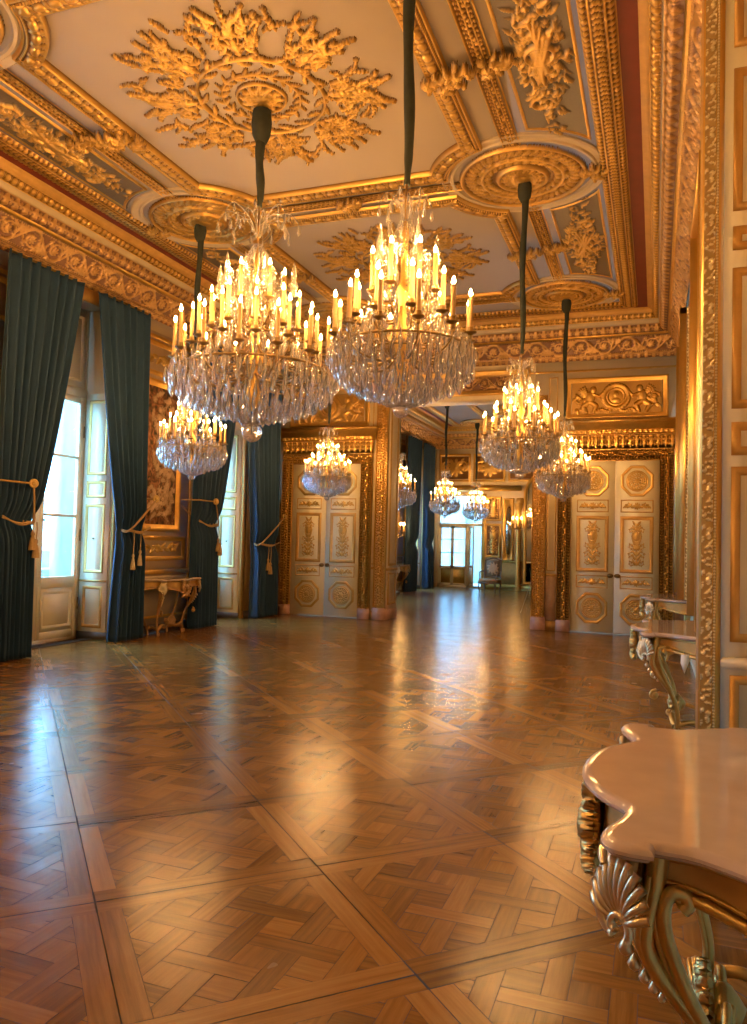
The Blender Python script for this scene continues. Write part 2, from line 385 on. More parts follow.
# ---- floor: woven parquet panels laid at 45 degrees to the walls
def clip_poly(P, n, c):
    out = []
    for i in range(len(P)):
        a, b = P[i], P[(i + 1) % len(P)]; da = a[0] * n[0] + a[1] * n[1] - c; db = b[0] * n[0] + b[1] * n[1] - c
        if da <= 0: out.append(a)
        if (da < 0 < db) or (db < 0 < da):
            t = da / (da - db); out.append((a[0] + t * (b[0] - a[0]), a[1] + t * (b[1] - a[1])))
    return out
def make_floor():
    S = 1.034; C0 = .385; D0 = .51; bw = .098; q2 = sqrt(.5)
    planks = []                                  # panel-local polygons + grain direction
    s = S / 2 - .0022
    for k in range(4):                           # border frame, mitre-less (two long, two short)
        if k == 0: P = [(-s, -s), (s, -s), (s, -s + bw), (-s, -s + bw)]; g = (1, 0)
        if k == 1: P = [(-s, s - bw), (s, s - bw), (s, s), (-s, s)]; g = (1, 0)
        if k == 2: P = [(-s, -s + bw), (-s + bw, -s + bw), (-s + bw, s - bw), (-s, s - bw)]; g = (0, 1)
        if k == 3: P = [(s - bw, -s + bw), (s, -s + bw), (s, s - bw), (s - bw, s - bw)]; g = (0, 1)
        planks.append((P, g))
    inn = s - bw; R = lambda a, b: ((a - b) * q2, (a + b) * q2)
    p = inn * 2 * sqrt(2) / 5.0; w = .092
    def put(a0, a1, b0, b1, along):
        P = [R(a0, b0), R(a1, b0), R(a1, b1), R(a0, b1)]
        for n, c in (((1, 0), inn), ((-1, 0), inn), ((0, 1), inn), ((0, -1), inn)):
            P = clip_poly(P, n, c)
            if len(P) < 3: return
        ar = abs(sum(P[i][0] * P[(i + 1) % len(P)][1] - P[(i + 1) % len(P)][0] * P[i][1] for i in range(len(P)))) / 2
        if ar < .00003: return
        planks.append((P, R(1, 0) if along else R(0, 1)))
    K = range(-4, 5)
    for i in K:
        for j in K:
            over = (i + j) % 2 == 0
            # bar along a at b=j*p crosses bar along b at a=i*p
            if over: put((i - 1) * p + w / 2, (i + 1) * p - w / 2, j * p - w / 2, j * p + w / 2, True)
            else: put(i * p - w / 2, i * p + w / 2, (j - 1) * p + w / 2, (j + 1) * p - w / 2, False)
            if True:
                put(i * p + w / 2, (i + 1) * p - w / 2, j * p + w / 2, (j + 1) * p - w / 2, (i + j) % 2 == 0)
    # dedupe is not needed: each weave segment is owned by its crossing
    V = []; F = []; UV = []; TN = []; n = 0
    rr = random.Random(3)
    for ic in range(-20, 30):
        for jd in range(-12, 42):
            cc = C0 + S * (ic + .5); dd = D0 + S * (jd + .5)
            X = (cc - dd) * q2; Y = (cc + dd) * q2
            if not (XL - 1.4 < X < XR + .9 and Y0 - .5 < Y < YF + .6): continue
            rot = rr.random() < .5
            for ip, (P, g) in enumerate(planks):
                tone = (-.06, -.06, .20, .20)[ip] + rr.uniform(-.08, .12) if ip < 4 else 0.
                cxp = sum(a for a, b in P) / len(P); cyp = sum(b for a, b in P) / len(P)
                tx, ty = rr.gauss(0, .0042), rr.gauss(0, .0042); zz = rr.gauss(0, .0002)
                pts = []
                for a, b in P:
                    l = max(1e-6, sqrt((a - cxp) ** 2 + (b - cyp) ** 2)); k = 1 - .0019 / l
                    a2, b2 = cxp + (a - cxp) * k, cyp + (b - cyp) * k
                    h = zz + max(-.0009, min(.0009, tx * (a - cxp) + ty * (b - cyp)))
                    # c axis = (1,1)/sqrt2 , d axis = (-1,1)/sqrt2
                    pts.append((X + (a2 - b2) * q2, Y + (a2 + b2) * q2, h, a2 * g[0] + b2 * g[1], -a2 * g[1] + b2 * g[0]))
                for q in pts: V.append(q[:3]); UV.append(q[3:]); TN.append(tone)
                F.append(tuple(range(n, n + len(pts)))); n += len(pts)
    me = bpy.data.meshes.new('floor'); me.from_pydata(V, [], F)
    ul = me.uv_layers.new(name='grain'); li = np.zeros(len(me.loops), np.int32); me.loops.foreach_get('vertex_index', li)
    ul.data.foreach_set('uv', np.array(UV)[li].ravel()); me.materials.append(M['wood']); ta = me.attributes.new('tone', 'FLOAT', 'POINT'); ta.data.foreach_set('value', np.array(TN, np.float32))
    fl = struct(obj('floor', me))
    mb = MB(); box(mb, XL - 1.2, XR + .6, Y0 - .4, YF + .6, -.2, -.0035); mb.build('subfloor', M['baseboard'], fl)
make_floor()

# ---- carved tiles
def t_rinceau(w, h, res):
    r = Relief(w, h, res, True); q = w / 2
    for k, s_ in ((.5, 1), (1.5, -1)):
        cx, cy = q * k, h * (.5 - .02 * s_); r.scroll(cx, cy, h * .42, s_ * (-pi / 2 - .6), 1.35, s_, h * .05)
        r.rose(cx, cy, h * .21, 7, 1)
        for a in np.arange(0, 6.2, .7): r.leaf(cx + h * .40 * cos(a), cy + h * .40 * sin(a), a + s_ * 1.1, h * .22, h * .06, s_ * .3, .85, 3)
    x = np.linspace(0, w, 60); r.stroke(np.stack([x, h * .5 + h * .40 * np.sin(x / w * 2 * pi + pi)], 1), h * .04)
    for k in (0, 1, 2):
        for a in (.4, 1.0, 1.6, 2.2, 2.8): r.leaf(k * q, h * (.12 + .76 * (k % 2)), a if k % 2 == 0 else -a, h * .42, h * .10, .3 - .1 * a, .9, 3)
    r.beads(w / 22, h * .06, h * .028, .8); r.beads(w / 22, h * .94, h * .028, .8)
    r.fil(0, h * .03, .7); r.fil(h * .97, h, .7); return r
def t_leaf(w, h, res):
    r = Relief(w, h, res, True); r.leaf(w / 2, h * .96, -pi / 2, h * .92, w * .40, 0, 1, 3); r.leaf(0, h * .9, -pi / 2, h * .7, w * .16, 0, .6, 1); r.fil(h * .95, h, .8); return r
def t_egg(w, h, res):
    r = Relief(w, h, res, True); r.disc(w / 2, h / 2, w * .38, 1, h * .40); r.fil(0, h * .06, .7); r.fil(h * .93, h, .7); r.leaf(0, h * .9, -pi / 2, h * .8, w * .10, 0, .8, 1); return r
def t_guilloche(w, h, res):
    r = Relief(w, h, res, True); x = np.linspace(0, w, 50)
    for s_ in (1, -1): r.stroke(np.stack([x, h / 2 + s_ * h * .27 * np.sin(x / w * 2 * pi)], 1), h * .09)
    r.rose(w * .25, h / 2, h * .18, 6); r.rose(w * .75, h / 2, h * .18, 6)
    for y in (.02, .93): r.fil(h * y, h * (y + .06), .9)
    r.beads(h * .14, h * .12, h * .05); r.beads(h * .14, h * .88, h * .05); return r
def t_foliage(w, h, res, seed=1, dens=14):
    r = Relief(w, h, res, True); q = random.Random(seed)
    x = np.linspace(0, w, 60); r.stroke(np.stack([x, h * .5 + h * .2 * np.sin(x / w * 2 * pi)], 1), h * .05)
    for i in range(dens):
        cx = w * i / dens; s_ = 1 if i % 2 else -1
        r.leaf(cx, h * .5 + h * .2 * sin(cx / w * 2 * pi), s_ * (.9 + .3 * q.random()), h * .5, h * .16, -s_ * .3, .9); 
        if i % 3 == 0: r.rose(cx, h * (.5 + .24 * s_), h * .17, 6)
    r.fil(0, h * .07, .9); r.fil(h * .93, h, .9); return r
def t_bay(w, h, res, rows=1):
    """bay-leaf garland: overlapping leaves either side of a berry spine, between beaded fillets"""
    r = Relief(w, h, res, True); n = 4
    for i in range(n):
        x = w * (i + .5) / n
        for s_ in (1, -1):
            r.leaf(x - w / n * .3, h * .5 + s_ * h * .02, s_ * .62, h * .46, h * .105, s_ * .12, .9, 2); r.leaf(x, h * .5 + s_ * h * .12, s_ * .95, h * .26, h * .07, 0, .7, 1)
        r.disc(x, h * .5, h * .075, 1); r.disc(x + w / n * .5, h * .30, h * .035, .7); r.disc(x + w / n * .5, h * .70, h * .035, .7)
    r.fil(0, h * .045, .8); r.fil(h * .955, h, .8); r.beads(w / n / 2, h * .075, h * .03, .8); r.beads(w / n / 2, h * .925, h * .03, .8); return r
def t_twin(w, h, res):
    """fine carved strip: small foliate scrolls between two laurel rows"""
    r = Relief(w, h, res, True); n = 8
    for i in range(n):
        x = w * (i + .5) / n
        for c0 in (.17, .83):
            for s_ in (1, -1): r.leaf(x - w / n * .4, h * c0, s_ * .6, h * .17, h * .045, 0, .85, 1)
        r.disc(x, h * .30, h * .028, .7); r.disc(x, h * .70, h * .028, .7)
    for i in range(4):
        x = w * (i + .5) / 4; s_ = 1 if i % 2 else -1
        r.rose(x, h * (.5 + .04 * s_), h * .13, 6)
        for a in (.5, 1.3, 2.1, 2.8): r.leaf(x + w / 8, h * (.5 - .1 * s_), s_ * a, h * .16, h * .04, .3 * s_, .9, 2)
    r.fil(0, h * .04, .8); r.fil(h * .96, h, .8); r.fil(h * .335, h * .36, .7); r.fil(h * .64, h * .665, .7); return r
def t_border(w, h, res):
    """three rows: leaf tongues, laurel, leaf tongues"""
    r = Relief(w, h, res, True); n = 4
    for i in range(n):
        x = w * (i + .5) / n
        r.leaf(x, h * .04, pi / 2, h * .24, w / n * .42, 0, .9, 2); r.leaf(x, h * .97, -pi / 2, h * .22, w / n * .42, 0, .9, 2)
        for s_ in (1, -1): r.leaf(x - w / n * .4, h * .5 + s_ * h * .02, s_ * .5, h * .22, h * .06, 0, .95, 1)
        r.disc(x, h * .5, h * .04, 1)
    for y in (0, .28, .70, .965): r.fil(h * y, h * (y + .03), .85)
    return r
def t_fringe(w, h, res):
    r = Relief(w, h, res, True); r.leaf(w / 2, h * .9, -pi / 2, h * .85, w * .38, 0, 1, 3); r.disc(w / 2, h * .12, w * .16); r.disc(0, h * .55, w * .14); r.fil(h * .85, h, .7); return r

CORN = [('fringe_moulding', [(.02, 5.19), (.10, 5.27)], t_fringe, .13, .02, 'friezegilt'),
        ('scroll_frieze', [(.11, 5.27), (.17, 5.36), (.30, 5.55)], t_rinceau, .80, .035, 'friezegilt'),
        ('fillet', [(.28, 5.55), (.345, 5.555), (.345, 5.575), (.36, 5.58)], None, 0, 0, 'gold'),
        ('leaf_moulding', [(.36, 5.575), (.44, 5.60), (.48, 5.70)], t_leaf, .155, .03, 'friezegilt'),
        ('plain_band', [(.475, 5.70), (.50, 5.71), (.515, 5.80)], None, 0, 0, 'plaster'),
        ('egg_moulding', [(.51, 5.80), (.565, 5.82), (.60, 5.87)], t_egg, .10, .03, 'gold_shaded'),
        ('cavetto', [(.60, 5.865), (.62, 5.91), (.66, 5.935), (.70, 5.945), (.70, 5.955)], None, 0, 0, 'gold_dull'),
        ('red_band', [(.70, 5.944), (.88, 5.944)], None, 0, 0, 'red'),
        ('ceiling_border', [(.88, 5.945), (.89, 5.915), (.97, 5.895), (1.05, 5.895), (1.13, 5.915), (1.14, 5.945)], t_border, .30, .026, 'gold_shaded')]
NT = [0]
def cornice(a, d, inn, L, m0, m1, res=.013):
    NT[0] += 1; root = struct(empty('trim_%d' % NT[0]))
    for name, prof, tf, tw, dep, mt in CORN:
        hgt = sum(math.hypot(prof[i + 1][0] - prof[i][0], prof[i + 1][1] - prof[i][1]) for i in range(len(prof) - 1))
        mb = MB()
        if tf: t = tf(tw, hgt, res); t.band(mb, a, d, prof, (L, m0, m1), dep, inn=inn)
        else:
            P = np.array([[np.asarray(a, float) + np.asarray(d, float) * (m0 * p if e == 0 else L - m1 * p) + np.asarray(inn, float) * p + V3(0, 0, z) for p, z in prof] for e in (0, 1)])
            mb.add(P.reshape(-1, 3), grid_faces(2, len(prof)))
        mb.build(name, M[mt], root, smooth=bool(tf))
    return root
LYM = YB - Y0
cornice((XL, Y0, 0), (0, 1, 0), (1, 0, 0), LYM, 1, 1)
cornice((XL, YB, 0), (1, 0, 0), (0, -1, 0), XR - XL, 1, 1, .016)
cornice((XR, Y0, 0), (0, 1, 0), (-1, 0, 0), LYM, 1, 1)
cornice((XL, YB2, 0), (0, 1, 0), (1, 0, 0), YF - YB2, 1, 1, .022)
cornice((XL, YF, 0), (1, 0, 0), (0, -1, 0), XR - XL, 1, 1, .024)

# ---- ceiling
mb = MB(); box(mb, XL - 1, XR + 1, Y0 - .5, YF + 1, HC, HC + .2); ceiling = struct(mb.build('ceiling', M['ceil']))
DN = (0, 0, -1); UX = (1, 0, 0); VY = (0, 1, 0)
BY = [-.02, 4.45, 8.93, 13.41]; RX = 2.165
def field_poly(hx, e, r, y0, y1):
    """outline of a ceiling field with hollow corners round the rosettes; ccw, dense"""
    P = []; cs = [(RX, y0), (RX, y1), (-RX, y1), (-RX, y0)]
    def seg(a, b):
        n = max(1, int(math.hypot(b[0] - a[0], b[1] - a[1]) / .02))
        for i in range(n): P.append((a[0] + (b[0] - a[0]) * i / n, a[1] + (b[1] - a[1]) * i / n))
    dy = sqrt(r * r - (RX - hx) ** 2); dx = sqrt(r * r - e * e)
    # corner points in order, starting bottom edge left->right
    A0 = (-RX + dx, y0 + e); A1 = (RX - dx, y0 + e); B0 = (hx, y0 + dy); B1 = (hx, y1 - dy); C0 = (RX - dx, y1 - e); C1 = (-RX + dx, y1 - e); D0 = (-hx, y1 - dy); D1 = (-hx, y0 + dy)
    def arc(c, p, q):
        a0 = atan2(p[1] - c[1], p[0] - c[0]); a1 = atan2(q[1] - c[1], q[0] - c[0])
        while a1 - a0 > pi: a1 -= 2 * pi
        while a1 - a0 < -pi: a1 += 2 * pi
        n = int(abs(a1 - a0) * r / .02) + 1
        for i in range(n): t = a0 + (a1 - a0) * i / n; P.append((c[0] + r * cos(t), c[1] + r * sin(t)))
    seg(A0, A1); arc(cs[0], A1, B0); seg(B0, B1); arc(cs[1], B1, C0); seg(C0, C1); arc(cs[2], C1, D0); seg(D0, D1); arc(cs[3], D1, A0)
    return P
def field_frame(y0, y1):
    W = .235; P = field_poly(1.86, .21, .865, y0, y1)
    t = Relief(.16, W, .011, True); t.fil(0, .03, .9); t.beads(.035, .055, .013); t.disc(.08, .125, .06, 1, .045); t.leaf(0, .165, -pi / 2, .09, .03, 0, .8, 1); t.leaf(.08, .215, -pi / 2, .05, .05, 0, .7, 3); t.leaf(0, .215, -pi / 2, .05, .05, 0, .7, 3); t.fil(.21, W, .9)
    # resample outline
    p = np.array(P + P[:1]); s = np.concatenate([[0], np.cumsum(np.linalg.norm(np.diff(p, axis=0), axis=1))])
    nrep = int(s[-1] / t.w); n = nrep * (t.nx - 1); q = np.linspace(0, s[-1], n, endpoint=False)
    Q = np.stack([np.interp(q, s, p[:, 0]), np.interp(q, s, p[:, 1])], 1)
    e = np.roll(Q, -1, 0) - np.roll(Q, 1, 0); e /= np.linalg.norm(e, axis=1)[:, None]; nn = np.stack([-e[:, 1], e[:, 0]], 1)
    Hh = t.H[np.arange(n) % (t.nx - 1)]
    w = t.ys; base = .02 + .045 * np.sin(np.clip(w / W, 0, 1) * pi) ** .6; base[0] = 0; base[-1] = 0
    X = Q[:, None, 0] + nn[:, None, 0] * w; Y = Q[:, None, 1] + nn[:, None, 1] * w; Z = HC - base[None, :] - Hh * .03
    mb = MB(); mb.add(np.stack([X + MX, Y, Z], 2).reshape(-1, 3), grid_faces(n, len(w), cu=True), h=Hh.ravel() + 1e-4)
    return mb
fy0, fy1 = BY[1], BY[2]
fr = field_frame(fy0, fy1).build('field_frame', M['gold_shaded'], ceiling, smooth=True)
for k, dyv in ((0, fy0 - BY[0]), (2, BY[2] - fy0)):
    c = fr.copy(); COL.objects.link(c); c.parent = ceiling; c.location = (0, -dyv if k == 0 else dyv, 0)

def medallion():
    W, Hh = 3.0, 2.76; r = Relief(W, Hh, .009); cx, cy = W / 2, Hh / 2; q = random.Random(5)
    for i in range(12): r.leaf(cx, cy, i * pi / 6 + .1, .22, .05, .35, 1)
    r.disc(cx, cy, .07); r.ring(cx, cy, .225, .014, .8)
    for i in range(20):
        a = i * 2 * pi / 20; r.leaf(cx + .36 * cos(a), cy + .36 * sin(a), a + pi / 2 + .45, .13, .022, .3, .8); r.leaf(cx + .36 * cos(a), cy + .36 * sin(a), a + pi / 2 - .45, .12, .020, -.3, .7)
    r.ring(cx, cy, .36, .012, .7); r.ring(cx, cy, .585, .016, .9)
    for i in range(34): a = i * 2 * pi / 34; r.leaf(cx + .57 * cos(a), cy + .57 * sin(a), a + (.7 if i % 2 else 2.5), .15, .026, .3 if i % 2 else -.3, .9)
    for i in range(17): a = i * 2 * pi / 17; r.rose(cx + .59 * cos(a), cy + .59 * sin(a), .045, 5, .9)
    def spray(x, y, a, L, n, cv, w=.017, tip=True):
        X = []; 
        for k in range(14):
            X.append((x, y)); x += L / 14 * cos(a); y += L / 14 * sin(a); a += cv / 14
        r.stroke(X, .010, .005, .8)
        for k in range(2, 14, max(1, 14 // n)):
            t = atan2(X[k][1] - X[k - 1][1], X[k][0] - X[k - 1][0]); l = L * .24 * (1.1 - k / 18)
            r.leaf(X[k][0], X[k][1], t + .75, l, w, -.35, .85, 3); r.leaf(X[k][0], X[k][1], t - .75, l, w, .35, .85, 3)
        if tip: r.rose(X[-1][0], X[-1][1], .035, 5, .8)
    for i in range(8):
        a = i * pi / 4 + .2; big = i % 2 == 0
        P = lambda rr, aa: (cx + rr * cos(a + aa), cy + rr * sin(a + aa))
        for s_ in (1, -1):
            r.scroll(*P(.79, s_ * .20), .085, a + pi, 1.1, s_, .012, .9)
            spray(*P(.66, s_ * .10), a + s_ * .75, .34, 6, -s_ * 1.5); spray(*P(.80, s_ * .05), a + s_ * .25, .42 if big else .30, 7, s_ * .9); spray(*P(.95, s_ * .16), a - s_ * .2, .30, 5, s_ * .8, .014)
        r.leaf(*P(.62, 0), a, .26, .045, 0, 1); r.rose(*P(.74, 0), .075, 7)
        if big:
            r.leaf(*P(.86, 0), a + .5, .20, .036, -.6, 1); r.leaf(*P(.86, 0), a - .5, .20, .036, .6, 1); r.leaf(*P(.90, 0), a + .1, .24, .04, .3, 1); r.rose(*P(.92, 0), .07, 6)
            for s_ in (1, -1): r.leaf(*P(1.05, s_ * .05), a + s_ * 1.1, .20, .034, -s_ * .5, .9)
        else:
            r.rose(*P(.96, 0), .085, 8); r.rose(*P(1.06, .09), .05, 6); r.rose(*P(1.06, -.09), .05, 6); spray(*P(1.0, 0), a, .22, 5, .4, .014)
    for i in range(80):
        a = (i % 8 + .5) * pi / 4 + .2 + q.gauss(0, .17); rr2 = q.uniform(.70, 1.10); spray(cx + rr2 * cos(a), cy + rr2 * sin(a), a + q.uniform(-1.2, 1.2), q.uniform(.16, .30), 4, q.uniform(-1.5, 1.5), .013, i % 3 == 0)
    mb = MB(); r.flatmesh(mb, (MX - cx, -cy, HC - .004), UX, VY, DN, .055, thr=.06); return mb
md = medallion().build('medallion', M['medal'], ceiling, smooth=True, loc=(0, 6.55, 0)); md.scale = (1.06, 1.06, 1); md.location.x = -MX * .06
for y in (11.05, 2.1): c = md.copy(); COL.objects.link(c); c.parent = ceiling; c.location = (-MX * .06, y, 0)

def rosette():
    R = .74; r = Relief(2 * R, 2 * R, .012); c = R
    r.ring(c, c, .71, .03, .9); r.ring(c, c, .47, .025, .9); r.ring(c, c, .28, .03, .9); r.disc(c, c, .1)
    for i in range(44): a = i * 2 * pi / 44; r.leaf(c + .67 * cos(a), c + .67 * sin(a), a + pi + .3, .17, .045, .2, .8)
    for i in range(16):
        a = i * 2 * pi / 16; r.leaf(c + .48 * cos(a), c + .48 * sin(a), a + 1.2, .14, .05, .3, .8); r.disc(c + .57 * cos(a), c + .57 * sin(a), .03, .7)
        r.leaf(c + .25 * cos(a), c + .25 * sin(a), a + pi, .2, .05, .15, .85)
    for i in range(26): a = i * 2 * pi / 26; r.leaf(c + .45 * cos(a), c + .45 * sin(a), a + pi + .5, .13, .04, .3, .8)
    X, Y = np.meshgrid(r.xs - c, r.ys - c, indexing='ij'); d = np.hypot(X, Y); r.H = np.where(d < .735, np.maximum(r.H * .8 + .2 * np.clip(1 - d / .75, 0, 1), .05), 0)
    mb = MB(); r.flatmesh(mb, (-c, -c, -.012), UX, VY, DN, .07, thr=.03)
    return mb
rs = rosette().mesh('ceiling_rosette', M['gold_shaded'], True)
mbr = MB(); th = np.arange(72) * 2 * pi / 72
prof = [(.80, 0), (.81, -.03), (.84, -.035), (.86, -.018), (.92, -.018), (.94, -.03), (.96, -.02), (.965, 0)]
mbr.add(np.stack([np.stack([np.cos(th) * a, np.sin(th) * a, np.full(72, b)], 1) for a, b in prof]).reshape(-1, 3), grid_faces(len(prof), 72, cv=True))
rrim = mbr.mesh('rosette_rim', M['plaster'], True, 40)
def cluster(seed, R=.2):
    q = random.Random(seed); r = Relief(2 * R, 2 * R, .011)
    for i in range(12): a = q.uniform(0, 6.3); d = q.uniform(.2, .6) * R; r.leaf(R + d * cos(a), R + d * sin(a), a + q.uniform(-.6, .6), R * .5, R * .17, q.uniform(-.4, .4), .8)
    for i in range(7): a = q.uniform(0, 6.3); d = q.uniform(0, .62) * R; r.rose(R + d * cos(a), R + d * sin(a), R * q.uniform(.2, .32), 6)
    mb = MB(); r.flatmesh(mb, (-R, -R, 0), UX, VY, DN, R * .55, thr=.06); return mb.mesh('flower_cluster', M['medal'], True)
clus = [cluster(i) for i in (1, 2, 3)]
for y in BY:
    for sx in (-1, 1):
        obj('ceiling_rosette', rs, ceiling, (MX + sx * RX, y, HC)); obj('rosette_rim', rrim, ceiling, (MX + sx * RX, y, HC))
        obj('flower_cluster', clus[0], ceiling, (MX + sx * 2.96, y + .05, HC - .02))
    t = t_twin(.5, .19, .010); mb = MB(); L = 2 * RX - 1.48
    nrep = 6; t2 = Relief(L, .19, .010); idx = (np.arange(t2.nx) * nrep * (t.nx - 1) // t2.nx) % (t.nx - 1); t2.H = t.H[idx][:, :t2.ny] if t.ny >= t2.ny else t2.H
    t2.flatmesh(mb, (MX - L / 2, y - .095, HC - .012), UX, VY, DN, .03); mb.build('beam_band', M['gold_shaded'], ceiling, True)
    obj('flower_cluster', clus[1], ceiling, (MX, y, HC - .05))
for k in range(3):
    ya, yb = BY[k] + .74, BY[k + 1] - .74
    for sx in (-1, 1):
        L = yb - ya; t = t_twin(.44, .16, .010); t2 = Relief(L, .16, .010); nrep = round(L / .5)
        idx = (np.arange(t2.nx) * nrep * (t.nx - 1) // t2.nx) % (t.nx - 1); t2.H = t.H[idx][:, :t2.ny]
        mb = MB(); t2.flatmesh(mb, (MX + sx * 2.165 - .08, ya, HC - .014), VY, UX, DN, .03); mb.build('long_band', M['gold_shaded'], ceiling, True)
        mb = MB(); flat(mb, rect(MX + sx * 2.165 - .1, MX + sx * 2.165 - .082, ya, yb), (0, 0, HC - .02)); flat(mb, rect(MX + sx * 2.165 + .082, MX + sx * 2.165 + .1, ya, yb), (0, 0, HC - .02)); mb.build('gold_fillet', M['gold_smooth'], ceiling)
        obj('flower_cluster', clus[2], ceiling, (MX + sx * 1.95, (ya + yb) / 2, HC - .06)); obj('flower_cluster', clus[0], ceiling, (MX + sx * 1.74, (ya + yb) / 2 + .06, HC - .06)); obj('flower_cluster', clus[1], ceiling, (MX + sx * 2.28, (ya + yb) / 2, HC - .02))
def mosaic_panel(y0, y1, seed):
    W = .60; L = y1 - y0; r = Relief(L, W, .0105); q = random.Random(seed)
    nr = np.random.RandomState(seed); base = .062 + .035 * nr.rand(r.nx, r.ny)
    mid = L / 2; c = W / 2
    for s_ in (1, -1):
        for i in range(150):
            d = abs(q.gauss(0, .55)); x = mid + s_ * d; y = c + q.uniform(-.26, .26) * max(.35, 1 - d * .8)
            r.leaf(x, y, (0 if s_ > 0 else pi) + q.uniform(-1.3, 1.3), q.uniform(.06, .15), q.uniform(.011, .024), q.uniform(-.5, .5), q.uniform(.35, 1))
        for i in range(10): d = abs(q.gauss(0, .5)); r.rose(mid + s_ * d, c + q.uniform(-.22, .22) * max(.3, 1 - d), q.uniform(.025, .05), 6, q.uniform(.6, 1))
        for i in range(4): a = q.uniform(-.5, .5); r.stroke([(mid - s_ * .25 * cos(a), c - .25 * sin(a)), (mid + s_ * q.uniform(.3, .55) * cos(a), c + q.uniform(.1, .26) * sin(a))], .022, .014)
    r.disc(mid, c, .11, .9, .09); r.ring(mid, c, .125, .018, 1)
    for i in range(8): r.rose(mid + q.uniform(-.35, .35), c + q.uniform(-.2, .2), q.uniform(.04, .08), 6, .9)
    r.scroll(mid - .75, c + .08, .1, 0, 1.2, 1, .018); r.scroll(mid + .75, c - .08, .1, pi, 1.2, 1, .018)
    r.H = np.maximum(r.H, base)
    X, Y = np.meshgrid(r.xs + y0, r.ys, indexing='ij')
    return r, X, Y
for k in range(3):
    for sx in (-1, 1):
        ya, yb = BY[k] + .55, BY[k + 1] - .55; r, X, Y = mosaic_panel(ya, yb, 10 + k * 3 + sx)
        x0 = MX + sx * 2.67 - .30; cxr = MX + sx * RX
        for yc in (BY[k], BY[k + 1]):
            d = np.hypot(X - yc, Y + x0 - cxr); r.H = np.where(d < 1.0, 0, r.H)
        mb = MB(); r.flatmesh(mb, (x0, ya, HC - .004), VY, UX, DN, .06, thr=.03); mb.build('mosaic_panel', M['mosaic'], ceiling, True)
        a0 = math.asin(min(1, (abs(2.67 - RX) + .28) / 1.03)); pl = []
        lo, hi = x0 - .02, x0 + .62
        n = 10
        for (yc, sg) in ((BY[k], 1), (BY[k + 1], -1)):
            xs_ = np.linspace(lo, hi, n) if sg > 0 else np.linspace(hi, lo, n)
            for xx in xs_: pl.append((xx, yc + sg * sqrt(max(.05, 1.02 ** 2 - (xx - cxr) ** 2))))
        mb = MB(); moulding(mb, pl, [(0, 0), (.005, .02), (.02, .026), (.035, .014), (.04, 0)], (0, 0, HC), UX, VY, DN); mb.build('panel_moulding', M['gold'], ceiling)
# far room ceiling
for y in (18., 22.4, 26.8):
    for sx in (-1, 1): obj('ceiling_rosette', rs, ceiling, (MX + sx * RX, y - .03, HC))
for y in (20.2, 24.6): c = fr.copy(); COL.objects.link(c); c.parent = ceiling; c.location = (0, y - (fy0 + fy1) / 2, 0); c = md.copy(); COL.objects.link(c); c.parent = ceiling; c.location = (-MX * .06, y, 0)
# ------------------------------------------------------------------ walls
WX = -8.43                                             # plane of the glazed doors
WIN = [(4.4, .9), (8.86, .9), (12.80, .9)]   # main-room windows (centre, half width)
WINF = [(20.6, .9), (25.55, .95)]
def wall_left():
    mb = MB(); edges = []; z1 = 5.12
    def run(ya, yb, wins):
        y = ya
        for c, hw in wins:
            box(mb, XL - .68, XL, y, c - hw, 0, HC); box(mb, XL - .68, XL, c - hw, c + hw, z1, HC); y = c + hw
        box(mb, XL - .68, XL, y, yb, 0, HC)
    run(Y0 - .3, YF + .3, WIN + WINF)
    return struct(mb.build('wall_left', M['cream']))
wl = wall_left()
mb = MB(); box(mb, XR, XR + .3, Y0 - .3, YF + .3, 0, HC); wr = struct(mb.build('wall_right', M['cream']))
mb = MB(); box(mb, XL, XR, Y0 - .3, Y0, 0, HC); struct(mb.build('wall_front', M['cream']))
mb = MB(); OL, OR, OZ = -5.25, -2.25, 4.55
box(mb, XL, OL, YB, YB2, 0, HC); box(mb, OR, XR, YB, YB2, 0, HC); box(mb, OL, OR, YB, YB2, OZ, HC); wb = struct(mb.build('wall_back', M['cream']))
# far wall with its glazed opening
FL, FR, FZ = -7.72, -6.0, 3.5
mb = MB(); box(mb, XL, FL, YF, YF + .5, 0, HC); box(mb, FR, XR, YF, YF + .5, 0, HC); box(mb, FL, FR, YF, YF + .5, FZ, HC); wf = struct(mb.build('wall_far', M['cream']))

FRM = [(0, 0), (.004, .018), (.018, .026), (.03, .016), (.036, .016), (.045, .006), (.05, 0)]
def panel_frame(par, name, x0, x1, y0, y1, o, u, v, n, mat='gold', sc=1., inner=None):
    mb = MB(); moulding(mb, rect(x0, x1, y0, y1), [(a * sc, b * sc) for a, b in FRM], o, u, v, n)
    f = mb.build(name, M[mat], par); return f

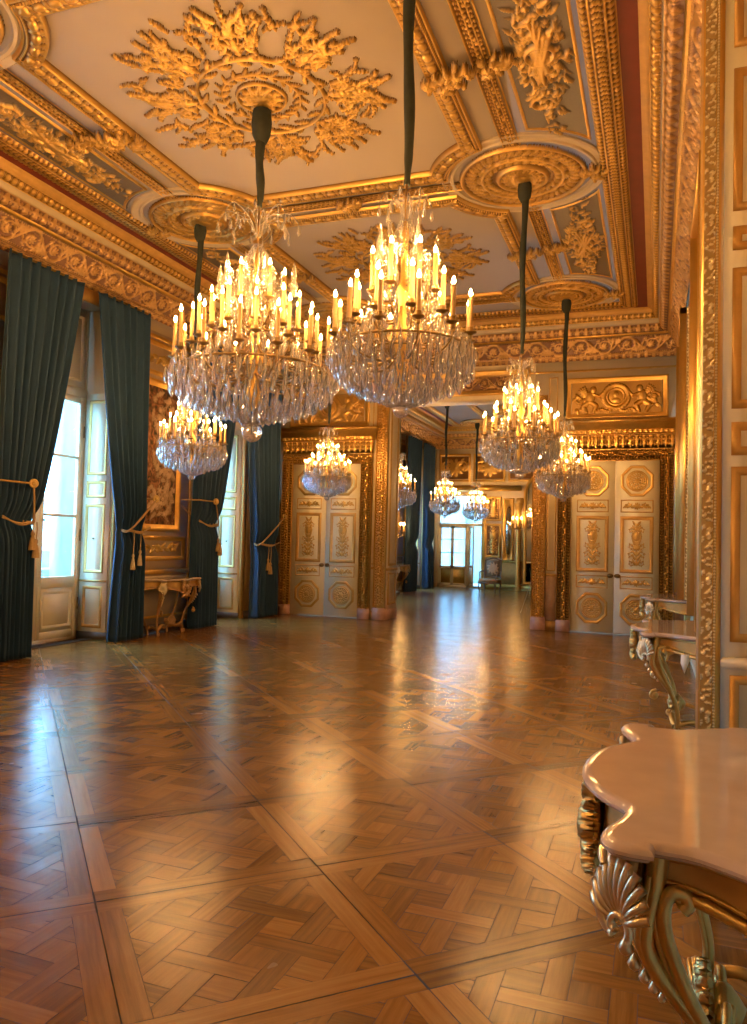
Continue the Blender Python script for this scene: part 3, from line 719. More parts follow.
# ---- windows
def window(i, yc, hw):
    w = struct(empty('window_%d' % i)); y0, y1 = yc - hw, yc + hw; LH = 3.74; fw = .08
    mb = MB()
    for a, b in ((y0, y0 + .05), (y1 - .05, y1)): box(mb, WX - .06, WX + .02, a, b, 0, 5.12)
    box(mb, WX - .06, WX + .03, y0, y1, LH, LH + .13); box(mb, WX - .05, WX + .012, y0 + .05, y1 - .05, LH + .13, 5.12); box(mb, WX - .06, WX + .02, y0, y1, 0, .05)
    mb.build('window_frame', M['ivory'], w)
    mb = MB()
    for a, b in ((y0 + .12, yc - .04), (yc + .04, y1 - .12)): moulding(mb, rect(a, b, LH + .22, 5.0), FRM, (WX + .012, 0, 0), (0, 1, 0), (0, 0, 1), (1, 0, 0))
    mb.build('upper_panel', M['ivory'], w)
    for a, b, hinge in ((y0 + .05, yc, 0), (yc, y1 - .05, 1)):
        mb = MB(); st = .085
        box(mb, WX - .03, WX + .03, a, a + st, .05, LH, bev=.008); box(mb, WX - .03, WX + .03, b - st, b, .05, LH, bev=.008)
        for z0, z1_ in ((.05, .16), (.80, .97), (1.865, 1.91), (2.77, 2.81), (3.64, LH)): box(mb, WX - .028, WX + .028, a + st, b - st, z0, z1_, bev=.006)
        lf = mb.build('window_leaf', M['ivory'], w)
        mb = MB(); box(mb, WX - .012, WX + .01, a + st, b - st, .16, .80); moulding(mb, rect(a + st + .03, b - st - .03, .2, .76), FRM, (WX + .01, 0, 0), (0, 1, 0), (0, 0, 1), (1, 0, 0)); mb.build('lower_panel', M['ivory'], lf)
        for z0, z1_ in ((.97, 1.865), (1.91, 2.77), (2.81, 3.64)):
            mb = MB(); box(mb, WX - .003, WX + .003, a + st, b - st, z0, z1_); mb.build('pane', M['pane'], lf)
        mb = MB()
        for z in (.55, 1.6, 3.2): 
            yy = a if not hinge else b; tube(mb, [(WX + .04, yy, z - .09), (WX + .04, yy, z + .09)], .012, 8)
        mb.build('hinge', M['brass'], lf)
    # panelled jambs (folded shutters) facing each other across the recess
    for yy, n in ((y1, -1), (y0, 1)):
        mb = MB(); box(mb, WX + .04, XL - .03, yy + n * .0, yy + n * .03, .12, LH + .06, bev=.004); jp = mb.build('jamb_panel', M['ivory'], w)
        mb = MB(); Wd = XL - .03 - WX - .04; o = (WX + .04, yy + n * .03, 0)
        for z0, z1_ in ((.18, .82), (1.02, 2.08), (2.18, 2.44), (2.53, 3.70)): moulding(mb, rect(.075, Wd - .07, z0, z1_), [(a, b * .8) for a, b in FRM], o, (1, 0, 0), (0, 0, 1), (0, n, 0))
        box(mb, WX + .04, XL - .03, yy + n * .03, yy + n * .045, .885, .915); mb.build('gilt_moulding', M['gold_dull'], jp)
        mb = MB(); box(mb, WX + .03, XL + .012, yy, yy + n * .04, 0, .12); mb.build('plinth', M['baseboard'], w)
        mb = MB(); tube(mb, [(XL - .30, yy + n * .032, 1.55), (XL - .30, yy + n * .05, 1.55)], .014, 10); mb.build('shutter_knob', M['brass'], jp)
    # door surround in the room
    mb = MB()
    for s in (-1, 1): box(mb, XL, XL + .05, yc + s * hw, yc + s * (hw + .12), 0, 5.12, bev=.015)
    box(mb, XL, XL + .05, yc - hw - .12, yc + hw + .12, 5.0, 5.2, bev=.015); mb.build('surround', M['gold_dull'], w)
    return w
for k, (c, hw) in enumerate(WIN + WINF): window(k + 1, c, hw)

# ---- far glazed door (open leaf) of the room beyond
def far_window():
    w = struct(empty('window_6')); mb = MB(); y = YF + .12
    for a, b in ((FL, FL + .07), (FR - .07, FR)): box(mb, a, b, y - .04, y + .04, 0, FZ)
    box(mb, FL, FR, y - .04, y + .04, 2.30, 2.40); box(mb, FL, FR, y - .04, y + .04, FZ - .08, FZ); box(mb, -6.62, -6.52, y - .04, y + .04, 0, 2.3); box(mb, FL, FR, y - .04, y + .04, 0, .08)
    mb.build('window_frame', M['ivory'], w)
    mb = MB()
    for a, b in ((FL + .07, -7.17), (-7.17, -6.62)):
        for q in (a, b - .06): box(mb, q, q + .06, y - .025, y + .025, .08, 2.3)
        for z0, z1_ in ((.08, .16), (.70, .80), (1.28, 1.31), (1.78, 1.81), (2.22, 2.3)): box(mb, a, b, y - .025, y + .025, z0, z1_)
    mb.build('window_leaf', M['ivory'], w)
    mb = MB(); box(mb, FL + .07, -6.62, y - .01, y + .01, .16, .70); mb.build('lower_panel', M['gold_antique'], w)
    mb = MB(); box(mb, FL + .07, -6.62, y - .003, y + .003, .8, 2.22); box(mb, FL + .07, FR - .07, y - .003, y + .003, 2.4, FZ - .08); box(mb, -6.52, FR - .07, y - .003, y + .003, .08, 2.3); mb.build('pane', M['pane'], w)
    mb = MB(); a = radians(62); d = V3(cos(a), -sin(a), 0); o = V3(-6.52, y - .05, 0); nn = V3(sin(a), cos(a), 0)
    for x0, x1, z0, z1_ in ((0, .07, .08, 2.3), (.48, .55, .08, 2.3), (.07, .48, .08, .18), (.07, .48, .75, .85), (.07, .48, 2.2, 2.3), (.07, .48, .18, .75)): slab(mb, rect(x0, x1, z0, z1_), o, d, (0, 0, 1), nn, .04)
    lf = mb.build('open_leaf', M['ivory'], w); mb = MB(); slab(mb, rect(.07, .48, .85, 2.2), o + nn * .018, d, (0, 0, 1), nn, .004); mb.build('pane', M['pane'], lf)
far_window()

# ---- carved pieces for doors and panels
def r_arabesque(w, h, res, seed=0):
    r = Relief(w, h, res); c = w / 2; q = random.Random(seed)
    r.stroke([(c, h * .06), (c, h * .94)], w * .025); r.disc(c, h * .68, w * .15, 1, h * .10); r.ring(c, h * .68, w * .2, w * .03, .8, h * .13); r.rose(c, h * .90, w * .12, 6); r.rose(c, h * .44, w * .13, 8)
    for z, d, sg in ((.12, .26, 1), (.28, .30, -1), (.48, .28, 1), (.80, .24, -1)):
        for s in (1, -1): r.scroll(c + s * w * .22, h * z, w * d * .55, (pi if s > 0 else 0), 1.1, s * sg, w * .02, .8)
    for z in np.linspace(.08, .9, 9):
        for s in (1, -1): r.leaf(c, h * z, pi / 2 + s * -.9, w * .34, w * .07, s * .3, .8)
    return r
def r_frieze(w, h, res):
    r = Relief(w, h, res); c = w / 2; r.rose(c, h / 2, h * .42, 9)
    for s in (1, -1):
        for k in range(5): r.leaf(c + s * (h * .3 + k * w * .07), h / 2, (0 if s > 0 else pi) + (.5 if k % 2 else -.5) * s, w * .14, h * .16, 0, .85)
        r.scroll(c + s * w * .3, h * .5, h * .32, pi if s > 0 else 0, 1., -s, h * .05, .9)
    return r
def r_octrose(R, res):
    r = Relief(2 * R, 2 * R, res); r.ring(R, R, R * .66, R * .06, .7); r.ring(R, R, R * .36, R * .05, .7); r.rose(R, R, R * .3, 8)
    for i in range(18): a = i * 2 * pi / 18; r.leaf(R + R * .42 * cos(a), R + R * .42 * sin(a), a + .5, R * .25, R * .08, .2, .8)
    return r
OCT = r_octrose(.24, .009); ARA = r_arabesque(.40, .88, .009, 1); FRZ = r_frieze(.50, .17, .009)
UXV = (V3(1, 0, 0), V3(0, 0, 1), V3(0, -1, 0))
def door(i, xc):
    d = struct(empty('door_%d' % i, (xc, YB, 0))); U, Vv, N = UXV; hw = .79
    for s in (-1, 1):
        xa, xb = (-hw, -.004) if s < 0 else (.004, hw); y = -.035; cx = (xa + xb) / 2
        mb = MB(); box(mb, xa, xb, y, .02, .02, 3.25, bev=.006); lf = mb.build('door_leaf', M['ivory'], d)
        for zc in (.47, 2.87):
            o = (cx, y, zc); mb = MB(); oc = ngon(0, 0, .315, 8, pi / 8)
            moulding(mb, oc, [(0, 0), (.004, .016), (.02, .026), (.035, .018), (.045, .022), (.055, .004)], o, U, Vv, N, h=1.); moulding(mb, ngon(0, 0, .2, 28), [(0, 0), (.006, .012), (.018, .012), (.024, 0)], o, U, Vv, N, h=1.)
            p = mb.build('octagon_panel', M['doorgilt'], lf); mb = MB(); OCT.flatmesh(mb, (cx - .24, y - .002, zc - .24), U, Vv, N, .03, thr=.05); mb.build('carved_rosette', M['doorgilt'], lf, True)
        for zc in (.97, 2.40):
            o = (cx, y, zc); mb = MB(); moulding(mb, rect(-.29, .29, -.12, .12), [(0, 0), (.004, .012), (.014, .014), (.02, 0)], o, U, Vv, N); p = mb.build('small_panel', M['gold_dull'], lf)
            mb = MB(); FRZ.flatmesh(mb, (cx - .25, y - .002, zc - .085), U, Vv, N, .028, thr=.05); mb.build('carved_festoon', M['doorgilt'], lf, True)
        mb = MB(); o = (cx, y, 1.68); moulding(mb, rect(-.295, .295, -.53, .53), [(0, 0), (.005, .02), (.03, .03), (.05, .018), (.06, .02), (.07, 0)], o, U, Vv, N); p = mb.build('tall_panel', M['gold_dull'], lf)
        mb = MB(); ARA.flatmesh(mb, (cx - .20, y - .002, 1.68 - .44), U, Vv, N, .03, thr=.05); mb.build('carved_arabesque', M['doorgilt'], lf, True)
        mb = MB(); lathe(mb, [(.0, -.0), (.05, 0), (.06, .012), (.03, .02), (.026, .05), (.0, .055)], 12); me = mb.mesh('handle', M['brass']); hd = obj('handle', me, lf, (s * .065, y, 1.09)); hd.rotation_euler = (pi / 2, 0, 0); hd.scale = (1, .7, 1)
    # architrave: carved gilt band round the leaves
    t = t_twin(.46, .25, .010); mb = MB()
    for s in (-1, 1):
        L = 3.32 - .22; r = Relief(L, .25, .010); idx = (np.arange(r.nx) * 7 * (t.nx - 1) // r.nx) % (t.nx - 1); r.H = t.H[idx][:, :r.ny]
        r.flatmesh(mb, (s * hw if s > 0 else -hw - .25, -.07, .22), (0, 0, 1), U, N, .035)
        box(mb, min(s * hw, s * (hw + .25)), max(s * hw, s * (hw + .25)), -.07, .0, .22, 3.32)
    L = 2 * hw + .5; r = Relief(L, .19, .010); idx = (np.arange(r.nx) * 5 * (t.nx - 1) // r.nx) % (t.nx - 1); r.H = t.H[idx][:, :r.ny]; r.flatmesh(mb, (-hw - .25, -.07, 3.26), U, Vv, N, .035); box(mb, -hw - .25, hw + .25, -.07, 0, 3.25, 3.45)
    mb.build('architrave', M['doorgold'], d, True, 40)
    mb = MB()
    for s in (-1, 1): box(mb, min(s * hw, s * (hw + .26)), max(s * hw, s * (hw + .26)), -.085, 0, 0, .22, bev=.01)
    mb.build('plinth_block', M['marblepink'], d)
    t = t_leaf(.12, .26, .013); r = Relief(2 * hw + .52, .26, .013); idx = (np.arange(r.nx) * 17 * (t.nx - 1) // r.nx) % (t.nx - 1); r.H = t.H[idx][:, :r.ny]
    mb = MB(); r.flatmesh(mb, (-hw - .26, -.06, 3.48), U, Vv, N, .035); box(mb, -hw - .26, hw + .26, -.06, 0, 3.45, 3.76); mb.build('entablature_frieze', M['doorgold'], d, True, 40)
    mb = MB(); prof = [(0, 3.74), (-.09, 3.76), (-.10, 3.82), (-.16, 3.84), (-.17, 3.93), (-.22, 3.96), (-.235, 4.02), (-.0, 4.045)]
    P = np.array([[V3(e * (hw + .27 - q[0] * .55), q[0], q[1]) for q in prof] for e in (-1, 1)]); mb.add(P.reshape(-1, 3), [tuple(f) for f in grid_faces(2, len(prof))] + [tuple(range(len(prof))), tuple(range(len(prof), 2 * len(prof)))[::-1]])
    e = t_egg(.09, .06, .013); r = Relief(2 * hw + .5, .06, .013); idx = (np.arange(r.nx) * 23 * (e.nx - 1) // r.nx) % (e.nx - 1); r.H = e.H[idx][:, :r.ny]; r.flatmesh(mb, (-hw - .25, -.105, 3.765), U, Vv, N, .03)
    mb.build('entablature_cornice', M['gold'], d)
    # overdoor panel with wreathed medallion between two winged children
    W, Hh = 1.62, .66; r = Relief(W, Hh, .010); c = W / 2; m = Hh / 2; q = random.Random(4)
    r.ring(c, m + .02, .22, .045, .9); r.disc(c, m + .02, .15, .6); r.ring(c, m + .02, .155, .02, .8); r.disc(c, m + .06, .055, .9, .065); r.disc(c, m - .05, .09, .8, .06)
    for i in range(26): a = i * 2 * pi / 26; r.leaf(c + .22 * cos(a), m + .02 + .22 * sin(a), a + 1.1, .09, .03, .2, 1)
    for s in (-1, 1):
        X = c + s * .44; r.disc(X - s * .02, m + .16, .06, 1, .07); r.disc(X + s * .03, m + .02, .085, 1, .12); r.stroke([(X - s * .02, m + .08), (X - s * .14, m + .03), (X - s * .2, m + .1)], .03, .022, .9)
        r.stroke([(X + s * .03, m - .07), (X - s * .08, m - .14), (X - s * .03, m - .26)], .05, .03, .95); r.stroke([(X + s * .06, m - .07), (X + s * .16, m - .15), (X + s * .10, m - .27)], .05, .03, .9)
        for k in range(4): r.leaf(X + s * .08, m + .06, (pi / 2 - s * (.5 + k * .25)), .2, .035, s * .2, .85)
        for k in range(10): r.leaf(X + s * q.uniform(.05, .3), m - q.uniform(-.05, .24), q.uniform(0, 6), .12, .035, .2, .7)
        r.scroll(c + s * .68, m, .09, 0, 1.1, s, .015, .8)
        for k in range(8): r.rose(c + s * (.10 + .035 * k), m - .23 - .02 * sin(k), .035, 5, .8)
    mb = MB(); r.flatmesh(mb, (-W / 2, -.02, 4.12), U, Vv, N, .055); op = mb.build('overdoor_relief', M['doorgold'], d, True)
    mb = MB(); moulding(mb, rect(-.93, .93, 4.06, 4.86), [(0, 0), (.005, .035), (.03, .045), (.05, .03), (.075, .03), (.085, .022), (.10, .02)], (0, 0, 0), U, Vv, N); mb.build('overdoor_frame', M['gold'], d)
    return d
door(1, -6.63); door(2, -.73)

# ---- back wall trim: carved strips beside the opening, lintel panel, dado
def carved_strip(par, name, mat, o, u, v, n, L, W, rep, t, depth=.03, thick=.04, res=.013):
    """vertical/horizontal carved strip: length along u, width along v"""
    r = Relief(L, W, res); idx = (np.arange(r.nx) * rep * (t.nx - 1) // r.nx) % (t.nx - 1); r.H = t.H[idx][:, :r.ny] if t.ny >= r.ny else np.pad(t.H[idx], ((0, 0), (0, r.ny - t.ny)), mode='edge')
    mb = MB(); o, u, v, n = map(lambda q: np.asarray(q, float), (o, u, v, n)); r.flatmesh(mb, o + n * thick, u, v, n, depth); slab(mb, rect(0, L, 0, W), o, u, v, n, thick * .98); return mb.build(name, M[mat], par, True, 40)
bt = struct(empty('trim_20')); U, Vv, N = UXV; tf = t_twin(.44, .25, .010)
for x in (-5.50, -2.25): carved_strip(bt, 'carved_pilaster_strip', 'doorgold', (x, YB, .25), Vv, U, N, 4.3, .25, 10, tf, .035, .05, .010)
mb = MB()
for x in (-5.52, -2.26): box(mb, x, x + .28, YB - .07, YB, 0, .25, bev=.008)
for x in (OL, OR): box(mb, x - .02, x + .02, YB - .02, YB2 + .02, 0, .22, bev=.008)
mb.build('plinth_block', M['marblepink'], bt)
r = t_rinceau(.8, .30, .014); carved_strip(bt, 'lintel_relief', 'friezegilt', (-5.05, YB, 4.70), U, Vv, N, 2.6, .30, 4, r, .04, .015)
mb = MB(); moulding(mb, rect(-5.16, -2.34, 4.60, 5.10), [(0, 0), (.005, .04), (.03, .05), (.05, .03), (.09, .02), (.10, .015)], (0, YB, 0), U, Vv, N); mb.build('lintel_frame', M['gold'], bt)
mb = MB()
for (xa, xb) in ((XL, -7.69), (-5.58, -5.50), (-2.0, -1.79), (.33, XR)):
    if xb - xa > .05: box(mb, xa, xb, YB - .02, YB, 1.04, 1.09, bev=.005); box(mb, xa, xb, YB - .025, YB, 0, .18)
mb.build('dado_rail', M['gold_dull'], bt)
mb = MB()
for (xa, xb) in ((XL + .01, -7.69), (-2.0, -1.79), (.33, XR - .01)): box(mb, xa, xb, YB - .012, YB, .18, 1.04)
mb.build('dado', M['leather'], bt)
mb = MB(); moulding(mb, rect(-1.98, -1.81, 1.14, 4.9), [(0, 0), (.003, .012), (.014, .014), (.02, 0)], (0, YB, 0), U, Vv, N); moulding(mb, rect(-5.62, -5.52, 1.14, 4.9), [(0, 0), (.003, .012), (.014, .014), (.02, 0)], (0, YB, 0), U, Vv, N); mb.build('wall_moulding', M['gold_dull'], bt)
# opening reveals
for x, n in ((OL, 1), (OR, -1)):
    mb = MB(); o = (x, YB + .05, 0)
    for z0, z1 in ((.3, .98), (1.12, 4.4)): moulding(mb, rect(.06, .54, z0, z1), FRM, o, (0, 1, 0), (0, 0, 1), (n, 0, 0))
    box(mb, min(x, x + n * .02), max(x, x + n * .02), YB, YB2, 1.02, 1.07); mb.build('reveal_moulding', M['gold_dull'], bt)
mb = MB(); box(mb, XL, XR, YB - .012, YB, 4.98, 5.02, bev=.004); box(mb, XL, -7.5, YB - .03, YB, 5.1, 5.16)
mb.build('upper_rail', M['gold_smooth'], bt)

# ---- left pier between the windows: gilt boiserie
def pier_left(i, ya, yb):
    t = struct(empty('trim_%d' % i)); u, v, n = V3(0, 1, 0), V3(0, 0, 1), V3(1, 0, 0); L = yb - ya
    mb = MB(); box(mb, XL, XL + .03, ya, yb, .15, 5.0); mb.build('panelling', M['boiserie'], t)
    mb = MB(); o = (XL + .03, ya, 0)
    for z0, z1 in ((1.2, 1.62), (4.28, 4.85)): moulding(mb, rect(.22, L - .22, z0, z1), [(a * 1.6, b * 1.4) for a, b in FRM], o, u, v, n)
    moulding(mb, rect(.06, L - .06, .25, 4.95), [(0, 0), (.005, .02), (.03, .03), (.05, .012), (.06, 0)], o, u, v, n)
    box(mb, XL + .03, XL + .06, ya, yb, .98, 1.06, bev=.01); mb.build('panel_moulding', M['gold'], t)
    for zc, hh in ((1.41, .2), (4.56, .24)):
        w = L - .75; r = Relief(w, hh, .012); c = w / 2
        for k in range(9): r.leaf(c, hh / 2, 0 if k % 2 else pi, 0, .01); 
        for s in (1, -1):
            for k in range(6): r.leaf(c + s * k * w * .075, hh / 2, (0 if s > 0 else pi) + (.45 if k % 2 else -.45), w * .13, hh * .18, .2, .9)
            r.scroll(c + s * w * .33, hh / 2, hh * .38, 0, 1.2, s, .014)
        r.rose(c, hh / 2, hh * .4, 8); mb = MB(); r.flatmesh(mb, (XL + .031, ya + L / 2 - w / 2, zc - hh / 2), u, v, n, .04, thr=.06); mb.build('carved_ornament', M['gold_antique'], t, True)
    mb = MB(); box(mb, XL + .03, XL + .045, ya + .1, yb - .1, .2, .95); mb.build('dado_panel', M['plaster'], t)
    mb = MB(); box(mb, XL, XL + .05, ya, yb, 0, .15); mb.build('plinth', M['baseboard'], t)
pier_left(21, 9.90, 11.9); pier_left(22, 5.44, 7.82)
mb = MB(); box(mb, XL, XL + .03, 13.84, YB, 0, 5.0); struct(mb.build('trim_23', M['gold_dull']))

# ---- right side: panelled pier beside the near table, and gilt mirror frames over the others
def right_pier():
    p = struct(empty('trim_24')); x0, y0, y1 = .19, 3.78, 4.10; U, Vv, N = UXV
    mb = MB(); box(mb, .27, XR, y0, y1, 0, HC - .02); mb.build('pier', M['ivory'], p)
    mb = MB(); box(mb, x0, .275, y0 - .012, y1, 0, HC - .03, bev=.008); mb.build('gilt_edge', M['gold_smooth'], p)
    t = Relief(.20, .046, .004, True); q = random.Random(2)
    for k in range(26): t.leaf(q.uniform(0, .2), q.uniform(.004, .042), q.uniform(0, 6.3), q.uniform(.012, .022), .006, .2, q.uniform(.5, 1), 2)
    for k in range(14): t.disc(q.uniform(0, .2), q.uniform(.004, .042), q.uniform(.003, .006))
    L = 5.9; r = Relief(L, .046, .0045); idx = (np.arange(r.nx) * 29 * (t.nx - 1) // r.nx) % (t.nx - 1); r.H = np.pad(t.H[idx], ((0, 0), (0, 4)))[:, :r.ny]
    mb = MB(); r.flatmesh(mb, (x0 + .003, y0 - .013, .02), Vv, U, N, .011); mb.build('carved_edge_strip', M['silvergilt'], p, True)
    e = Relief(.012, .012, .002, True); e.disc(.006, .006, .0055); r = Relief(L, .012, .003); r.H = np.abs(np.sin(np.arange(r.nx) * .003 / .014 * pi))[:, None] * np.sin(np.linspace(0, pi, r.ny))[None, :]
    mb = MB(); r.flatmesh(mb, (x0 + .052, y0 - .013, .02), Vv, U, N, .012); mb.build('bead_strip', M['silvergilt'], p, True)
    mb = MB(); o = (0, y0, 0)
    for z0, z1 in ((.14, 1.055), (1.20, 1.98), (2.03, 2.18), (2.24, 2.88), (2.96, 3.07), (3.14, 3.80), (3.90, 4.9)): moulding(mb, rect(.313, XR - .01, z0, z1), [(0, 0), (.003, .012), (.02, .018), (.034, .012), (.04, 0)], o, U, Vv, N)
    mb.build('panel_moulding', M['gold_dull'], p)
    mb = MB(); box(mb, .275, XR, y0 - .03, y0, 1.085, 1.135, bev=.012); box(mb, .275, XR, y0 - .02, y0, 0, .12); mb.build('dado_rail', M['ivory'], p)
right_pier()
def wall_mirror(y0, y1, proj, label, z0=.92, z1=5.0):
    m = tag(empty('wall_mirror', (XR, (y0 + y1) / 2, z0)), label, 'mirror', 'gilt mirrors along the right wall'); hy = (y1 - y0) / 2; Hh = z1 - z0
    mb = MB(); box(mb, -.02, 0, -hy + .16, hy - .16, .16, Hh - .16); mb.build('mirror_glass', M['mirror'], m)
    mb = MB()
    for s in (-1, 1):
        a, b = (-hy, -hy + .06) if s < 0 else (hy - .06, hy)
        box(mb, -proj, 0, a, b, 0, Hh, bev=.012)
        box(mb, -proj * .62, 0, min(a + s * -.06, b + s * -.06), max(a + s * -.06, b + s * -.06), 0, Hh, bev=.01)
    box(mb, -proj, 0, -hy, hy, Hh - .1, Hh, bev=.012); box(mb, -proj * .6, 0, -hy, hy, 0, .1, bev=.012)
    fr_ = mb.build('mirror_frame', M['gold_smooth'], m)
    mb = MB(); r = Relief(Hh, .07, .008); tt = t_foliage(.2, .07, .008, 5, 8); idx = (np.arange(r.nx) * 20 * (tt.nx - 1) // r.nx) % (tt.nx - 1); r.H = np.pad(tt.H[idx], ((0, 0), (0, 2)))[:, :r.ny]
    r.flatmesh(mb, (-proj + .09, -hy - .004, 0), (0, 0, 1), (1, 0, 0), (0, -1, 0), .012); mb.build('carved_strip', M['silvergilt'], fr_, True)
wall_mirror(6.95, 8.75, .21, 'gilt mirror frame above the console with the white tag')
wall_mirror(11.5, 13.4, .235, 'gilt mirror frame above the farthest console on the right wall')
mb = MB(); box(mb, XR - .03, XR, 4.1, YB, 0, .2); struct(mb.build('baseboard_right', M['cream']))
rt = struct(empty('trim_25')); mb = MB()
for a, b in ((4.4, 6.7), (9.0, 11.3), (13.6, 15.0)):
    for z0, z1 in ((.3, .95), (1.15, 4.9)): moulding(mb, rect(a, b, z0, z1), [(q * 1.5, w * 1.3) for q, w in FRM], (XR, 0, 0), (0, 1, 0), (0, 0, 1), (-1, 0, 0))
mb.build('panel_moulding', M['gold'], rt)
mb = MB(); box(mb, XR - .035, XR, 4.1, YB, 1.0, 1.06, bev=.008); mb.build('dado_rail', M['gold'], rt)

# ---- far room wall dressing
ft = struct(empty('trim_26', (0, YF, 0))); U, Vv, N = UXV
def foil(par, name, x0, x1, z0, z1, seed, mat='gold_shaded', res=.03, fr=True):
    w, h = x1 - x0, z1 - z0; r = r_arabesque(w * .8, h * .86, res, seed) if h > w else r_frieze(w * .86, h * .8, res)
    mb = MB(); r.flatmesh(mb, (x0 + w * .5 - r.w / 2, -.02, z0 + h / 2 - r.h / 2), U, Vv, N, .05); p = mb.build(name, M[mat], par, True)
    if fr: mb = MB(); moulding(mb, rect(x0, x1, z0, z1), [(0, 0), (.01, .05), (.05, .06), (.08, .02)], (0, 0, 0), U, Vv, N); mb.build('panel_frame', M['gold'], p)
mb = MB(); box(mb, FR + .1, XR, -.03, 0, .98, 1.06); box(mb, FR + .1, XR, -.05, 0, 0, .2); box(mb, FR, FR + .12, -.06, 0, 0, 3.5, bev=.02); box(mb, XL, -4.6, -.14, 0, 3.6, 3.8, bev=.03); box(mb, -4.75, -4.5, -.18, 0, 3.15, 3.35, bev=.03); mb.build('wall_moulding', M['gold'], ft)
mb = MB(); box(mb, FR + .1, XR, -.02, 0, .2, .98); mb.build('dado', M['gold_dull'], ft)
for x0, x1, z0, z1, sd in ((-5.92, -5.32, 2.5, 3.4, 2), (-5.92, -5.32, 1.15, 2.4, 3), (-2.2, -1.4, 1.2, 3.4, 4)): foil(ft, 'carved_panel', x0, x1, z0, z1, sd)
for x0, x1 in ((-7.7, -6.5), (-6.4, -5.2), (-5.1, -4.0), (-3.3, -2.2)): foil(ft, 'frieze_panel', x0, x1, 3.95, 5.0, 5)
mb = MB(); box(mb, -5.22, -4.9, -.03, 0, 1.1, 3.3); fm = mb.build('mirror_panel', M['mirror'], ft)
mb = MB(); moulding(mb, rect(-5.26, -4.86, 1.06, 3.34), [(0, 0), (.01, .06), (.04, .06), (.05, .02)], (0, 0, 0), U, Vv, N); mb.build('panel_frame', M['gold'], ft)
# arch with mirror between two half columns
AC, AR, AZ = -3.6, .80, 3.45
arc = [(AC + AR * cos(a), AZ + AR * sin(a)) for a in np.linspace(0, pi, 24)]
mb = MB(); flat(mb, [(AC - AR, .2), (AC + AR, .2)] + arc, (0, -.02, 0), U, Vv); mb.build('arched_mirror', M['mirror'], ft)
mb = MB(); moulding(mb, [(AC - AR - .12, .2), (AC + AR + .12, .2)] + [(AC + (AR + .12) * cos(a), AZ + (AR + .12) * sin(a)) for a in np.linspace(0, pi, 24)], [(0, 0), (.01, .08), (.06, .11), (.11, .08), (.13, .02)], (0, 0, 0), U, Vv, N)
for x in np.linspace(AC - AR + .2, AC + AR - .2, 4): box(mb, x - .012, x + .012, -.04, -.02, .2, AZ + .55)
mb.build('arch_moulding', M['gold'], ft)
for x in (-4.68, -2.55):
    mb = MB(); lathe(mb, [(.13, 0), (.13, .12), (.10, .15), (.09, .3), (.085, 2.8), (.09, 2.85), (.14, 3.0), (.16, 3.15)], 14, (x, -.08, 0)); mb.build('half_column', M['gold'], ft, True, 40)
fl2 = struct(empty('trim_27')); mb = MB()
for a, b in ((16.4, 19.5), (21.7, 24.4)):
    for z0, z1 in ((.3, .95), (1.15, 4.9)): moulding(mb, rect(a, b, z0, z1), [(q * 1.8, w * 1.5) for q, w in FRM], (XL, 0, 0), (0, 1, 0), (0, 0, 1), (1, 0, 0))
    box(mb, XL, XL + .04, a - .1, b + .1, 1.0, 1.06)
mb.build('panel_moulding', M['gold'], fl2)
mb = MB(); box(mb, XL, XL + .02, 21.7, 24.3, .2, 5.0); mb.build('panelling', M['gold_dull'], fl2)
for n_, ya, yb in ((1, Y0, WIN[0][0] - .9), (2, 13.72, YB)):
    mb = MB(); box(mb, XL, XL + .04, ya, yb, 0, .15); struct(mb.build('baseboard_left', M['baseboard']))
# ------------------------------------------------------------------ chandeliers
def drop_mesh(L, w):
    mb = MB(); lathe(mb, [(.0, 0), (.10 * w, -.04 * L), (.30 * w, -.30 * L), (.5 * w, -.66 * L), (.34 * w, -.87 * L), (.0, -L)], 6, sy=.5, caps=False); return mb
def merge_drop(dst, L, w, pos, rz):
    s = drop_mesh(L, w); v = s.v[0]; c, q = cos(rz), sin(rz)
    dst.add(np.stack([v[:, 0] * c - v[:, 1] * q, v[:, 0] * q + v[:, 1] * c, v[:, 2]], 1) + np.asarray(pos), s.f[0][0])
def beads_path(mb, P, r):
    for p in P: mb.add(np.array([(r, 0, 0), (-r, 0, 0), (0, r, 0), (0, -r, 0), (0, 0, r), (0, 0, -r)]) + p, [(0, 2, 4), (2, 1, 4), (1, 3, 4), (3, 0, 4), (2, 0, 5), (1, 2, 5), (3, 1, 5), (0, 3, 5)])
